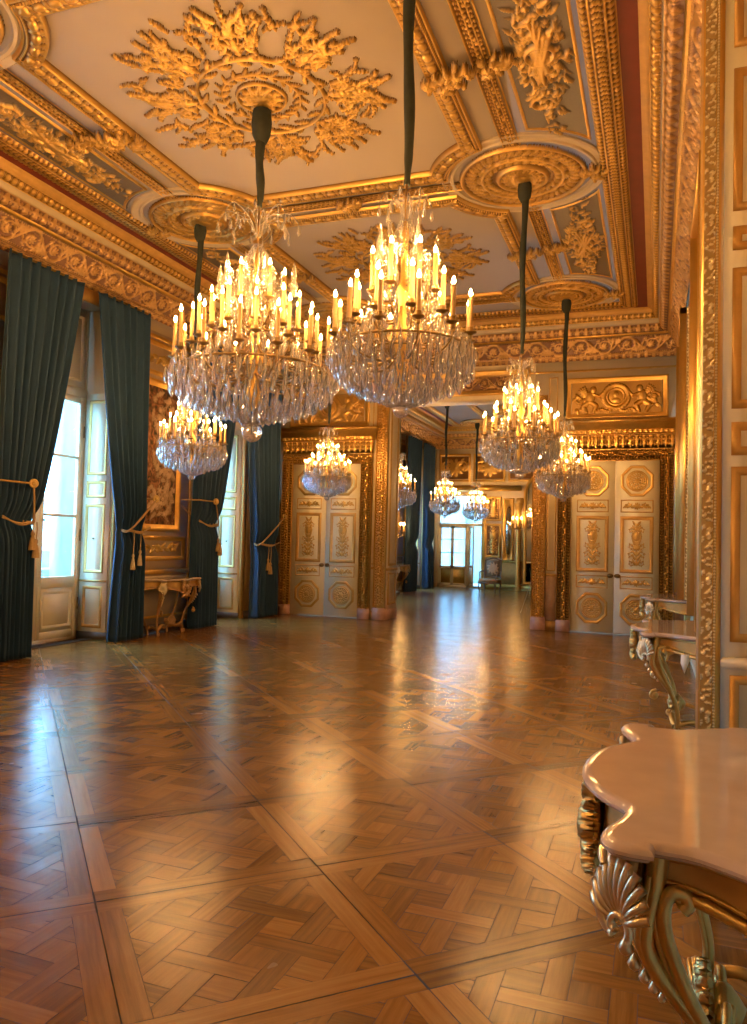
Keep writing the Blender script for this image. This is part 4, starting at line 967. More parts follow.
def chandelier(sp, loc):
    root = empty('chandelier', loc); q = random.Random(sp['seed']); cr = sp['cr']; S = sp['s']
    flame_me = MB(); lathe(flame_me, [(0, 0), (cr * .62, .012 * S), (cr * .8, .022 * S), (cr * .45, .042 * S), (0, .062 * S)], 7, caps=False); flame_me = flame_me.mesh('flame', M['flame'], True)
    pan = MB(); lathe(pan, [(.006, -.05 * S), (.016 * S, -.045 * S), (.012 * S, -.02 * S), (.030 * S, -.008 * S), (.048 * S, 0), (.050 * S, .006 * S), (.02 * S, .004 * S), (cr * 1.35, .006 * S), (cr * 1.35, .04 * S), (cr * .9, .042 * S)], 10); pan = pan.mesh('drip_pan', M['brass'], True, 40)
    cm = {}; zb = sp['zb']
    for r, zp, n, cl, ph in sp['tiers']:
        key = (cl, r)
        if cl not in cm:
            mb = MB(); lathe(mb, [(cr, .005), (cr, cl * .9), (cr * .93, cl * .985), (cr * .6, cl), (0.001, cl + .004)], 9); cm[cl] = mb.mesh('candle', M['wax'], True, 50)
        am = MB(); z0 = zp - .10 * S; P = bez([(.045, 0, z0 - .02), (r * .35, 0, z0 - .11 * S), (r * .72, 0, z0 - .10 * S), (r * .97, 0, z0 - .03 * S), (r, 0, zp - .045 * S)], 16); tube(am, P, [.011 * S * (1 - .4 * i / (len(P) - 1)) for i in range(len(P))], 6)
        C_ = [(r * .55 + .045 * S * (1 - k * .8) * cos(-pi / 2 + k * 5.2), 0, z0 - .055 * S + .045 * S * (1 - k * .8) * sin(-pi / 2 + k * 5.2)) for k in np.linspace(0, 1, 12)]; tube(am, C_, .006 * S, 5)
        am = am.mesh('arm', M['brass'], True)
        for i in range(n):
            a = ph + i * 2 * pi / n; x, y = r * cos(a), r * sin(a); dz = q.uniform(-.012, .012) * S
            o = obj('arm', am, root); o.rotation_euler = (0, 0, a); o.location = (0, 0, dz)
            obj('drip_pan', pan, root, (x, y, zp + dz))
            c = obj('candle', cm[cl], root, (x, y, zp + dz)); c.rotation_euler = (q.uniform(-.02, .02), q.uniform(-.02, .02), 0)
            obj('flame', flame_me, c, (0, 0, cl - .002))
    # gilt stem
    zt = sp['zt']; mb = MB(); k = S
    lathe(mb, [(.012, zb + .10 * k), (.05 * k, zb + .16 * k), (.08 * k, zb + .24 * k), (.045 * k, zb + .32 * k), (.07 * k, zb + .42 * k), (.10 * k, zb + .52 * k), (.05 * k, zb + .62 * k), (.035 * k, zb + .8 * k), (.06 * k, zb + .88 * k), (.03 * k, zb + .96 * k), (.02, zt - .35 * k), (.035 * k, zt - .3 * k), (.012, zt - .22 * k), (.010, zt)], 14); mb.build('stem', M['gold'], root, True, 50)
    mb = MB(); r0 = sp['tiers'][0][0]; zr = sp['tiers'][0][1] - .085 * k
    th = np.linspace(0, 2 * pi, 49)[:-1]; tube(mb, np.stack([r0 * .93 * np.cos(th), r0 * .93 * np.sin(th), np.full(48, zr)], 1), .011 * k, 6, closed=True); tube(mb, np.stack([r0 * .55 * np.cos(th), r0 * .55 * np.sin(th), np.full(48, zr - .03)], 1), .008 * k, 6, closed=True)
    mb.build('hoop', M['brass'], root, True)
    mb = MB(); lathe(mb, [(0.002, sp['bz'] - sp['br'])] + [(sp['br'] * cos(t), sp['bz'] + sp['br'] * sin(t)) for t in np.linspace(-1.4, 1.4, 9)] + [(.002, sp['bz'] + sp['br'])], 12); mb.build('crystal_ball', M['crystal'], root)
    # drops
    nd = 0; more = MB(); cache = {}
    for (r, z, n, L, w) in sp['rows']:
        L0 = L
        for i in range(n):
            a = (i + q.uniform(-.25, .25)) * 2 * pi / n; rr_ = r + q.uniform(-.02, .02) * k; zz = z + q.uniform(-.018, .018) * k; rz = a + q.uniform(-.8, .8)
            if nd < 100 and i % sp['every'] == 0:
                if (L, w) not in cache: cache[(L, w)] = drop_mesh(L, w).mesh('crystal_drop', M['crystal'])
                o = obj('crystal_drop', cache[(L, w)], root, (rr_ * cos(a), rr_ * sin(a), zz)); o.rotation_euler = (0, 0, rz); nd += 1
            else: merge_drop(more, L * q.uniform(.85, 1.1), w, (rr_ * cos(a), rr_ * sin(a), zz), rz)
            if i % 2 == 0: beads_path(more, [V3(rr_ * cos(a), rr_ * sin(a), zz + .016 * k)], .011 * k)
    tag(more.build('small_crystal_drops', M['crystal'], root), kind='stuff')
    ch = MB()
    for i in range(sp['nch']):
        a = i * 2 * pi / sp['nch']
        for pts in sp['chains']:
            P = bez([(r * cos(a), r * sin(a), z) for r, z in pts], sp['chn']); beads_path(ch, P, .011 * k)
    th = np.linspace(0, 2 * pi, 120)[:-1]
    n0 = sp['tiers'][0][2]; beads_path(ch, np.stack([r0 * 1.0 * np.cos(th), r0 * np.sin(th), zr - .02 * k + .05 * k * np.cos(th * n0)], 1), .010 * k)
    tag(ch.build('bead_chains', M['crystal'], root), kind='stuff')
    ob = MB(); lathe(ob, [(.03 * k, 0), (.045 * k, .02 * k), (.02 * k, .04 * k), (.04 * k, .08 * k), (.04 * k, .11 * k), (.018 * k, .13 * k), (.028 * k, .16 * k), (.012 * k, .26 * k), (.0, .31 * k)], 7, caps=False); ob = ob.mesh('crystal_spire', M['crystal'])
    r, z, n, ph = sp['spires']
    for i in range(n): a = ph + i * 2 * pi / n; obj('crystal_spire', ob, root, (r * cos(a), r * sin(a), z))
    ros = MB(); 
    for j in range(8):
        a = j * pi / 4; s_ = drop_mesh(.07 * k, .05 * k); v = s_.v[0]; c_, s2 = cos(a), sin(a); ros.add(np.stack([v[:, 0] * c_ - v[:, 2] * s2, v[:, 1], v[:, 0] * s2 + v[:, 2] * c_], 1), s_.f[0][0])
    ros = ros.mesh('crystal_rosette', M['crystal'])
    for i in range(6):
        a = .5 + i * pi / 3; o = obj('crystal_rosette', ros, root, (sp['rose'][0] * cos(a), sp['rose'][0] * sin(a), sp['rose'][1])); o.rotation_euler = (0, 0, a + pi / 2)
    # crown of sprays with hanging drops
    cw = MB(); r, z, n = sp['crown']; sd = MB()
    for i in range(n):
        a = i * 2 * pi / n; kk = 1 if i % 2 else .7
        P = bez([(.02, 0, z - .10 * k), (r * .3 * kk, 0, z + .05 * k), (r * .75 * kk, 0, z + .12 * k * kk), (r * kk, 0, z + .03 * k)], 14); P = np.stack([P[:, 0] * cos(a), P[:, 0] * sin(a), P[:, 2]], 1); tube(cw, P, .0045 * k, 5)
        for j in range(2): merge_drop(sd, (.10 - .03 * j) * k, .035 * k, P[-1 - j * 4] - V3(0, 0, .008), a)
    cwn = cw.build('crown', M['crystal'], root, True); tag(sd.build('crown_drops', M['crystal'], cwn), kind='stuff')
    # velvet-sleeved chain up to the ceiling
    cab = MB(); z0 = sp['sl'][0]; n = 26; zz = np.linspace(z0, HC - .05, n); t = np.linspace(0, 1, n)
    rad = sp['sl'][1] * (.75 + .25 * np.sin(t * 19 + sp['seed']) * .35 + .25 * t); rad[:2] *= .7
    tube(cab, np.stack([.010 * np.sin(t * 9), .008 * np.cos(t * 7), zz], 1), rad, 10, flat=.8); rk = sp['sl'][1]
    lathe(cab, [(rk * .9, HC - .34 * k), (rk * 1.5, HC - .27 * k), (rk * 1.7, HC - .16 * k), (rk * 1.5, HC - .06), (.02, HC - .04)], 14); cab.build('sleeved_chain', M['sleeve'], root, True, 50)
    mb = MB(); tube(mb, [(0, 0, zt - .02), (0, 0, z0 + .03)], .009, 6); mb.build('hanging_rod', M['brass'], root)
    return root
SMALL = dict(seed=3, s=.82, cr=.0155, zb=2.45, zt=3.78, bz=2.43, br=.052,
    tiers=[(.43, 2.89, 12, .225, 0.), (.31, 2.99, 9, .23, .3), (.20, 3.17, 7, .24, .1)],
    rows=[(.455, 2.81, 34, .13, .046), (.43, 2.74, 34, .13, .046), (.395, 2.71, 34, .13, .046), (.35, 2.66, 32, .12, .046), (.30, 2.64, 28, .12, .046), (.24, 2.61, 24, .11, .044), (.17, 2.59, 18, .11, .044), (.10, 2.57, 10, .10, .04), (.43, 2.91, 16, .10, .038), (.38, 2.86, 28, .12, .05), (.31, 2.92, 24, .13, .05), (.25, 3.02, 18, .13, .05), (.20, 3.12, 16, .12, .045), (.26, 2.82, 22, .14, .055), (.17, 3.28, 12, .12, .05), (.12, 3.46, 10, .11, .045), (.08, 3.6, 7, .10, .04)], every=2,
    nch=16, chn=22, chains=[[(.03, 3.62), (.12, 3.42), (.20, 3.18), (.30, 2.92)], [(.44, 2.82), (.3, 2.60), (.12, 2.47), (.02, 2.45)]],
    spires=(.20, 3.30, 5, .4), rose=(.15, 3.38), crown=(.17, 3.70, 12), sl=(3.86, .050))
BIG = dict(seed=9, s=1.15, cr=.0185, zb=2.75, zt=4.72, bz=2.655, br=.10,
    tiers=[(.77, 3.36, 14, .34, .1), (.61, 3.50, 12, .33, .0), (.44, 3.66, 10, .33, .2), (.28, 3.93, 6, .32, .45)],
    rows=[(.82, 3.24, 46, .17, .06), (.77, 3.16, 46, .17, .06), (.71, 3.09, 46, .17, .06), (.63, 3.04, 44, .17, .06), (.54, 3.00, 40, .16, .06), (.44, 2.96, 36, .16, .058), (.34, 2.93, 28, .15, .055), (.23, 2.90, 20, .15, .055), (.13, 2.87, 12, .14, .05), (.78, 3.38, 24, .14, .05), (.70, 3.30, 40, .16, .062), (.61, 3.43, 30, .17, .06), (.52, 3.28, 32, .19, .07), (.46, 3.52, 28, .18, .065), (.38, 3.36, 26, .19, .07), (.34, 3.70, 22, .18, .065), (.28, 3.86, 18, .18, .065), (.22, 4.06, 14, .17, .06), (.17, 4.28, 11, .15, .055), (.10, 4.45, 8, .14, .05)], every=3,
    nch=20, chn=30, chains=[[(.04, 4.52), (.16, 4.28), (.28, 3.95), (.46, 3.56)], [(.78, 3.24), (.5, 2.92), (.2, 2.78), (.04, 2.74)]],
    spires=(.38, 4.0, 6, .2), rose=(.24, 4.2), crown=(.40, 4.72, 16), sl=(4.92, .060))
CHG = 'crystal chandeliers of the gallery'
c1 = tag(chandelier(BIG, (-3.75, 6.70, 0)), 'largest chandelier, four tiers of candles, hung from the big ceiling medallion', 'chandelier', CHG)
r0 = tag(chandelier(SMALL, (-1.50, 4.55, 0)), 'nearer chandelier over the mid floor, its sleeve running off the top of the photo', 'chandelier', CHG)
kids_index()
for loc, lab in (((-5.93, 4.5, 0), 'unseen chandelier added for light, left row nearest the viewer'), ((-1.50, .05, 0), 'unseen chandelier added for light, right row behind the viewer'), ((-5.93, .05, 0), 'unseen chandelier added for light, left row behind the viewer')):  # three copies out of view, added to light the near floor and table
    c = copy_tree(r0); c.location = loc; c['label'] = lab; c['category'] = 'chandelier'
for loc, lab in (((-1.50, 9.02, 0), 'middle chandelier of the right row, hung before the carved overdoor frieze'),
                 ((-1.50, 13.58, 0), 'chandelier of the right row hung nearest the right double door'),
                 ((-5.93, 8.98, 0), 'chandelier hung before the tapestry pier between the teal curtains'),
                 ((-5.93, 13.58, 0), 'chandelier hung right in front of the left double door'),
                 ((-5.93, 17.9, 0), 'chandelier in the far room half hidden by the left opening pier'),
                 ((-5.93, 22.4, 0), 'chandelier in the far room hung above the bright glazed door'),
                 ((-5.93, 26.6, 0), 'farthest chandelier, over the armchair of the far room')):
    c = copy_tree(r0); c.location = loc; c['label'] = lab

c = copy_tree(c1); c.location = (-3.75, 2.2, 0); c['label'] = 'unseen four-tiered chandelier added for light beside the viewer, under the nearest medallion'  # out-of-view copy added to brighten the near pier and table
# ------------------------------------------------------------------ curtains and tiebacks
def curtain(label, yo, s, wtop, wtie, wbot, ztie, nf, seed, ztop=5.14, x0=.24, grp='teal velvet curtains of the window wall'):
    q = random.Random(seed); nu, nz = 190, 64; u = np.linspace(0, 1, nu); zz = np.concatenate([np.linspace(.012, ztie, 24)[:-1], np.linspace(ztie, ztop, nz - 23)])
    P = np.zeros((nz, nu, 3)); ph = q.uniform(0, 6); wob = [q.uniform(.7, 1.3) for _ in range(nf + 2)]
    uw = np.interp(u, np.linspace(0, 1, nf + 2), np.concatenate([[0], np.cumsum(wob)[1:]]) / sum(wob[1:]))
    for k, z in enumerate(zz):
        if z > ztie: t = (z - ztie) / (ztop - ztie); W = wtie + (wtop - wtie) * t ** .78; amp = .075 - .03 * t; sag = 0
        else: t = (ztie - z) / ztie; W = wtie + (wbot - wtie) * t ** .6; amp = .075 + .015 * t
        near = math.exp(-((z - ztie) / .16) ** 2)
        a = 2 * pi * nf * uw + ph
        y = yo + s * (W * uw + .014 * np.sin(a + 1.) ) ; x = XL + x0 - .05 * near + amp * (1 - .45 * near) * (np.sin(a) + .25 * np.sin(2.3 * a + seed) * (1 - .6 * (z / ztop)))
        P[k] = np.stack([x, y, np.full(nu, z)], 1)
    mb = MB(); mb.add(P.reshape(-1, 3), grid_faces(nz, nu)); 
    c = tag(obj('curtain', mb.mesh('curtain', M['curtain'], True)), label, 'curtain', grp)
    md_ = c.modifiers.new('thickness', 'SOLIDIFY'); md_.thickness = .006
    # gathered heading and hem as parts
    mb = MB(); top = P[-1]; tube(mb, [(XL + x0, yo - s * .02, ztop - .01), (XL + x0, yo + s * (wtop + .02), ztop - .01)], .016, 8); mb.build('curtain_rod', M['brass'], c)
    return c
def tassel_mesh(k=1.):
    mb = MB(); lathe(mb, [(.004, 0), (.012 * k, -.01), (.02 * k, -.03), (.022 * k, -.05), (.012 * k, -.075), (.016 * k, -.085)], 12)
    th = np.arange(24) * 2 * pi / 24
    for z0, r0_, z1, r1 in ((-.075, .018, -.24, .036),):
        R = [(.016 * k, -.08), (.024 * k, -.12), (.033 * k, -.20), (.036 * k, -.25), (.0, -.245)]
        V_ = np.stack([np.stack([np.cos(th) * a * (1 + .12 * (np.arange(24) % 2)), np.sin(th) * a * (1 + .12 * (np.arange(24) % 2)), np.full(24, b)], 1) for a, b in R]); mb.add(V_.reshape(-1, 3), grid_faces(len(R), 24, cv=True))
    return mb
TAS = tassel_mesh().mesh('tassel', M['tassel'], True, 60); TAS2 = tassel_mesh(1.15).mesh('tassel', M['rope'], True, 60)
def tieback(label, yo, s, wt, zt, hook, hang, tas, x0=.24, front=True):
    t = tag(empty('curtain_tieback', (0, 0, 0)), label, 'tieback', 'rope tiebacks of the curtains'); X = XL + x0
    hy, hz = hook; xf = X + .12
    mb = MB(); y_w = yo - s * .07; tube(mb, [(XL + .04, y_w, hz), (xf + .03, y_w, hz), (xf + .03, hy, hz)] if front else [(XL + .04, hy, hz), (xf, hy, hz)], .012, 8); mb.build('holdback_arm', M['gold_antique'], t)
    mb = MB(); lathe(mb, [(.0, -.02), (.05, -.015), (.06, 0), (.052, .012), (.03, .012), (.022, .024), (.0, .028)], 18); o = mb.build('holdback_rosette', M['gold_antique'], t, True, 40, (xf + .05, hy, hz)); o.rotation_euler = (0, pi / 2, -.5)
    yi = yo + s * wt
    mb = MB()
    for d in (0, .02):
        P = bez([(xf + .05, hy, hz - .02), (xf + .03, (hy + yi) / 2 + s * .01, (hz + zt) / 2 - .02 - d), (xf - .01, yi + s * (.0 + d), zt - d), (X - .02, yi + s * .03, zt - d), (X - .15, (yi + yo) / 2, zt + .04), (XL + .05, y_w, hz - .1)], 40); tube(mb, P, .011, 8)
        P = bez([(xf + .01, yo - s * .01, zt + .03 + d), (xf + .02, (yo + yi) / 2, zt - .03 - d), (xf - .01, yi + s * .012, zt - d)], 20); tube(mb, P, .011, 8)
    mb.build('cord', M['rope'], t, True)
    for j, (dy, L) in enumerate(hang):
        mb = MB(); x = xf + .01 + .012 * j; tube(mb, [(x, yi + dy, zt - .01), (x + .006, yi + dy + .004, zt - L * .5), (x, yi + dy, zt - L)], .008, 6); cd = mb.build('tassel_cord', M['rope'], t, True)
        obj('tassel', tas, cd, (x, yi + dy, zt - L))
curtain('near-left teal curtain, brightest blue, at the photo left edge', 7.30, 1, 1.16, .50, .50, 1.76, 7, 1)
curtain('teal curtain with cream tassels between the glazed door and the tapestry', 10.22, -1, 1.02, .46, .60, 1.70, 6, 2)
curtain('dark teal curtain just behind the left gilt console', 11.62, 1, 1.30, .64, .66, 1.86, 6, 3)
curtain('dark green curtain beside the left double door', 14.76, -1, 1.28, .84, .86, 1.52, 6, 4)
tieback('rope tieback with brass rosette on the near-left blue curtain', 7.30, 1, .50, 1.76, (7.73, 2.24), ((-.01, .12), (.04, .22)), TAS2)
tieback('tieback with two cream tassels on the curtain left of the tapestry', 10.22, -1, .46, 1.70, (10.30, 2.2), ((.07, .36), (.22, .30)), TAS, front=False)
tieback('brown rope tieback on the curtain behind the left console', 11.62, 1, .64, 1.86, (12.07, 2.26), ((.0, .25), (.05, .32)), TAS2)
tieback('rope tieback on the curtain next to the left double door', 14.76, -1, .84, 1.52, (14.82, 2.1), ((.30, .3), (.38, .38)), TAS2, front=False)
curtain('nearer dark curtain on the window wall of the far room', 24.05, 1, 1.15, .85, .75, 1.6, 5, 5, grp='dark curtains of the far room')
curtain('farther dark curtain of the far room, beside its glazed door', 27.2, -1, 1.1, .9, .85, 1.6, 5, 6, grp='dark curtains of the far room')
# ------------------------------------------------------------------ console tables
HALF = [(.735, 0), (.730, .09), (.712, .18), (.675, .27), (.622, .345), (.596, .385), (.592, .42), (.608, .49), (.630, .55), (.640, .60), (.636, .65), (.612, .685), (.57, .70), (.515, .70), (.512, .655), (.44, .66), (.38, .69), (.30, .745), (.18, .82), (.019, .87)]
def console(name_label, grp, loc, rz, gm='gold_antique', ztop=.90, gm2='gold', scl=(1, 1, 1)):
    t = tag(empty('console_table', loc, rz), name_label, 'console table', grp)
    H2 = [(x, -y) for x, y in HALF[::-1]]
    def dens(pts):
        return bez([(a, b, 0) for a, b in pts], 90)[:, :2]
    h1 = np.vstack([dens(HALF[:13])[:-1], np.array(HALF[12:15]), dens(HALF[14:])[1:]]); h0 = h1[::-1] * [1, -1]
    poly = np.vstack([h0[:-1], h1]); poly = np.vstack([poly])           # from back (-y) round the front to back (+y)
    poly = [tuple(p) for p in poly]
    mb = MB(); prof = [(.030, ztop), (.016, ztop - .001), (.006, ztop - .006), (0, ztop - .015), (.001, ztop - .024), (.010, ztop - .029), (.012, ztop - .034), (.018, ztop - .038), (.030, ztop - .040)]
    moulding(mb, poly, prof); ip = offset_poly(poly, .030); n = len(poly)
    mb.add(np.hstack([ip, np.full((n, 1), ztop)]), [tuple(range(n))]); mb.add(np.hstack([ip, np.full((n, 1), ztop - .04)]), [tuple(range(n))[::-1]])
    mb.build('marble_top', M['marble'], t, True, 35)
    # apron following the outline, with shaped lower edge
    def inset(d):
        q_ = np.array(offset_poly(poly, d)); q_[:, 0] = np.maximum(q_[:, 0], .03); return q_
    pin = inset(.070); s = np.concatenate([[0], np.cumsum(np.linalg.norm(np.diff(pin, axis=0), axis=1))]); sn = s / s[-1]
    zb = ztop - .165 - .035 * np.cos((sn - .5) * 4 * pi) - .03 * np.exp(-((sn - .5) / .06) ** 2); zt_ = ztop - .04
    R = []; pin2 = inset(.098)
    for off, zf in ((pin, 0), (pin, .25), (pin, 1), (pin2, 1), (pin2, 0)): R.append(np.hstack([off, (zt_ + (zb - zt_) * zf)[:, None]]))
    R = np.array(R); mb = MB(); mb.add(R.reshape(-1, 3), grid_faces(5, n)); ap = mb.build('apron', M['gold_dull'], t, True, 35)
    o2 = inset(.062)
    mb = MB(); tube(mb, np.hstack([o2, zb[:, None] + .004]), .016, 8); tube(mb, np.hstack([inset(.066), (zb + .028)[:, None]]), .006, 6); tube(mb, np.hstack([inset(.066), np.full((n, 1), zt_ - .012)]), .008, 6); mb.build('apron_moulding', M[gm], ap, True)
    # front cartouche: carved leaves and flowers hanging below the top
    r = Relief(.34, .30, .006); c = .17; q = random.Random(2)
    for s_ in (1, -1):
        for k in range(5): r.leaf(c + s_ * .03, .22 - k * .03, pi / 2 + s_ * (-1.0 - .35 * k), .13, .03, s_ * .3, .9)
        r.scroll(c + s_ * .10, .16, .055, pi if s_ > 0 else 0, 1.2, -s_, .009)
        for k in range(6): r.rose(c + s_ * (.03 + .02 * k), .06 + .028 * k, .022, 5)
    r.disc(c, .18, .05, .9, .06); r.rose(c, .06, .05, 7); r.leaf(c, .12, -pi / 2, .12, .035)
    mb = MB(); r.flatmesh(mb, (.690, -.17, ztop - .33), (0, 1, 0), (0, 0, 1), (1, 0, 0), .05, thr=.07); r.flatmesh(mb, (.688, -.17, ztop - .33), (0, 1, 0), (0, 0, 1), (-1, 0, 0), .02, thr=.07)
    mb.build('carved_cartouche', M[gm], t, True)
    k = ztop / .90
    for s_ in (1, -1):
        Pl = lambda pts, n_=44: bez([(x, s_ * y, z * k) for x, y, z in pts], n_)
        mb = MB()
        A = Pl([(.505, .580, .862), (.515, .590, .78), (.530, .590, .70), (.535, .585, .635), (.505, .568, .565), (.455, .535, .49), (.390, .49, .39), (.345, .455, .28), (.325, .435, .17), (.335, .425, .08), (.355, .43, .0)], 70)
        nA = len(A); tt = np.linspace(0, 1, nA); tube(mb, A, .036 * (1 - .42 * tt), 12, flat=.8)
        for off in (.020, -.020): tube(mb, A[6:] + np.stack([np.full(nA - 6, .012), np.full(nA - 6, off), np.full(nA - 6, .006)], 1), .013 * (1 - .4 * tt[6:]), 8)
        # inner C-scroll strand
        B = Pl([(.450, .60, .735), (.437, .60, .752), (.448, .60, .772), (.475, .605, .772), (.492, .605, .74), (.490, .60, .68), (.468, .575, .60), (.43, .545, .50), (.385, .50, .40)], 50); tube(mb, B, .019, 10); tube(mb, B[8:] + V3(.02, 0, -.004), .010, 8)
        lg = mb.build('leg', M[gm], t, True, 60)
        mb = MB(); D = Pl([(.50, .56, .41), (.535, .565, .395), (.545, .565, .36), (.515, .555, .34), (.495, .55, .365), (.51, .555, .38)], 24); tube(mb, D, .014, 8); mb.add(*(lambda b: (b.v[0], b.f[0][0]))(lathe(MB(), [(0.001, -.026), (.02, -.018), (.026, 0), (.02, .018), (.001, .026)], 10, (.515, s_ * .555, .365 * k), caps=False)))
        D = Pl([(.345, .43, .03), (.375, .435, .012), (.40, .44, .03), (.392, .438, .055), (.37, .435, .05)], 20); tube(mb, D, .013, 8); mb.build('scroll', M[gm], lg, True)
        # fluted shell on the knee
        mb = MB(); ce = V3(.574, s_ * .628, .695 * k); n_ = nrm(V3(.62, s_ * .78, .05)); vv = V3(0, 0, 1); uu = nrm(np.cross(vv, n_)); vv = np.cross(n_, uu)
        for j in range(11):
            a = radians(18 + j * 14.4); L = .130 + .026 * sin(a)
            P = np.array([ce + uu * cos(a) * L * e * (.62) + vv * sin(a) * L * e + n_ * (.012 + .035 * sin(e * pi * .85)) for e in np.linspace(.12, 1, 9)]); tube(mb, P, np.linspace(.004, .0135, 9), 7)
        th = np.linspace(-.4, 5.4, 26); rr_ = np.linspace(.038, .006, 26); P = np.array([ce + uu * r_ * cos(a - .3) + vv * r_ * sin(a - .3) * 1. + n_ * (.035 + .010 * i_ / 26) for i_, (a, r_) in enumerate(zip(th, rr_))]); tube(mb, P, np.linspace(.011, .008, 26), 8)
        # rim hooking round the shell
        th = np.linspace(-1.25, 1.9, 24); 
        for sg in (1,): P = np.array([ce + uu * sg * -s_ * (.074 * cos(a)) + vv * (.055 + .088 * sin(a)) + n_ * .02 for a in th]); tube(mb, P, .017, 8)
        # shoulder roll under the marble
        for j in range(4): 
            x = .632 - .022 * j; P = np.array([(x, s_ * (.600 + .016 * j + .03 * e), (ztop - .052 - .012 * abs(e) * 2)) for e in np.linspace(-1, 1, 5)]); tube(mb, P, [.008, .014, .016, .014, .008], 8)
        mb.build('shell', M['silvershell'], lg, True)
        mb = MB()
        for j, (x, y, z, r_) in enumerate(((.600, .600, .615, .020), (.580, .588, .575, .018), (.556, .575, .54, .015), (.535, .56, .51, .013), (.515, .55, .485, .011))):
            lathe(mb, [(.001, -r_), (r_ * .7, -r_ * .6), (r_, 0), (r_ * .6, r_ * .8), (.001, r_ * 1.5)], 8, (x - .022, s_ * (y - .01), z * k), caps=False)
        mb.build('husk_ornament', M['silvershell'], lg, True)
    # stretcher: scrolls rising to a carved centre
    mb = MB()
    for s_ in (1, -1):
        P = bez([(.345, s_ * .43, .09), (.37, s_ * .33, .16), (.36, s_ * .22, .14), (.33, s_ * .12, .16), (.31, s_ * .05, .235)], 36); tube(mb, P, .030, 10); tube(mb, P + V3(.022, 0, .012), .012, 8); tube(mb, P + V3(-.022, 0, .012), .012, 8)
        P = bez([(.31, s_ * .05, .235), (.31, s_ * .11, .27), (.315, s_ * .15, .235), (.315, s_ * .12, .205), (.315, s_ * .10, .225)], 22); tube(mb, P, .014, 8)
        P = bez([(.345, s_ * .43, .09), (.22, s_ * .40, .13), (.10, s_ * .34, .10), (.045, s_ * .30, .14)], 24); tube(mb, P, .022, 8)
    lathe(mb, [(.01, .14), (.05, .17), (.065, .22), (.045, .25), (.02, .28), (.0, .285)], 12, (.31, 0, 0)); mb.build('stretcher', M[gm], t, True, 60)
    mb = MB(); r = Relief(.30, .22, .008)
    for j in range(9): a = radians(10 + j * 20); r.leaf(.15, .03, a, .17, .024, 0, 1)
    r.rose(.15, .05, .05, 7); r.flatmesh(mb, (.36, -.15, .14), (0, 1, 0), (0, 0, 1), (1, 0, 0), .04, thr=.07); r.flatmesh(mb, (.358, -.15, .14), (0, 1, 0), (0, 0, 1), (-1, 0, 0), .02, thr=.07); mb.build('carved_shell', M[gm], t, True)
    for s_ in (1, -1):
        mb = MB(); tube(mb, bez([(.05, s_ * .66, ztop - .05), (.07, s_ * .65, .6), (.05, s_ * .55, .35), (.04, s_ * .36, .12), (.05, s_ * .33, 0)], 30), .022, 8)
        mb.build('back_leg', M[gm], t, True)
    t.scale = scl
    return t
M['silvershell'] = paint('pale_gilding', (.74, .60, .36), .3, .25, 14., .85, .1, 60.)
G1 = 'marble topped console tables on the right wall'
console('large marble topped gilt console in the near right corner', G1, (XR, 2.645, 0), pi)
console('gilt console with a white paper tag, second along the right wall', G1, (XR, 7.62, 0), pi)
console('farthest console of the right wall, its marble edge before the right door', G1, (XR, 12.45, 0), pi)
G2 = 'gilt consoles along the window wall'
M['gold_red'] = paint('reddish_gilding', (.52, .32, .14), .4, .35, 16., .8, .1, 60.)
console('gilt console below the flower tapestry, between the curtains', G2, (XL + .055, 10.90, 0), 0, 'gold_red', .93, scl=(.82, .80, 1))
console('gilt console at the photo left edge, only its corner showing', G2, (XL + .03, 6.55, 0), 0, 'gold_red', .93, scl=(.82, .86, 1))
console('dim console table at the left wall of the far room', 'far room console', (XL + .03, 22.9, 0), 0, 'gold_red', .93, scl=(.82, .86, 1))

# paper tag
tg = tag(empty('paper_tag', (.231, 6.78, .69), 0), 'white paper tag hanging from the second right console', 'tag')
mb = MB(); slab(mb, [(-.032, .0), (.0, -.085), (.036, .02), (.03, .07), (-.028, .065)], (0, 0, 0), UX, (0, 0, 1), (0, -1, 0), .002); mb.build('paper', M['paper'], tg)
mb = MB(); tube(mb, [(0, 0, .065), (.002, .01, .12)], .002, 5); mb.build('string', M['rope'], tg)

# ------------------------------------------------------------------ tapestry panel
def tapestry():
    ya, yb, z0, z1 = 10.45, 11.40, 1.75, 4.15; t = tag(empty('tapestry', (XL + .03, (ya + yb) / 2, z0)), 'flower-patterned tapestry in a gilt frame on the pier between windows', 'tapestry'); w = (yb - ya) / 2; h = z1 - z0; U, Vv, N = V3(0, 1, 0), V3(0, 0, 1), V3(1, 0, 0)
    mb = MB(); box(mb, 0, .02, -w + .05, w - .05, .05, h - .05); mb.build('woven_picture', M['tapestry'], t)
    r = Relief(2 * w - .2, h - .2, .018); q = random.Random(11)
    for i in range(150):
        x, y = q.uniform(.1, r.w - .1), q.uniform(.1, r.h - .1)
        if q.random() < .4: r.rose(x, y, q.uniform(.04, .1), 7, q.uniform(.5, 1))
        else: r.leaf(x, y, q.uniform(0, 6.3), q.uniform(.12, .3), .05, q.uniform(-.4, .4), q.uniform(.4, .9))
    mb = MB(); r.flatmesh(mb, (.021, -w + .1, .1), U, Vv, N, .012, thr=.05); mb.build('raised_flowers', M['flower'], t, True)
    mb = MB(); moulding(mb, rect(-w - .06, w + .06, -.06, h + .06), [(0, 0), (.006, .05), (.03, .065), (.06, .05), (.09, .03), (.12, .02)], (0, 0, 0), U, Vv, N); mb.build('frame', M['gold'], t)
M['flower'] = reliefmat('woven_blooms', (.20, .11, .055), (.74, .50, .30), .2, .9, .8, 0.)
tapestry()

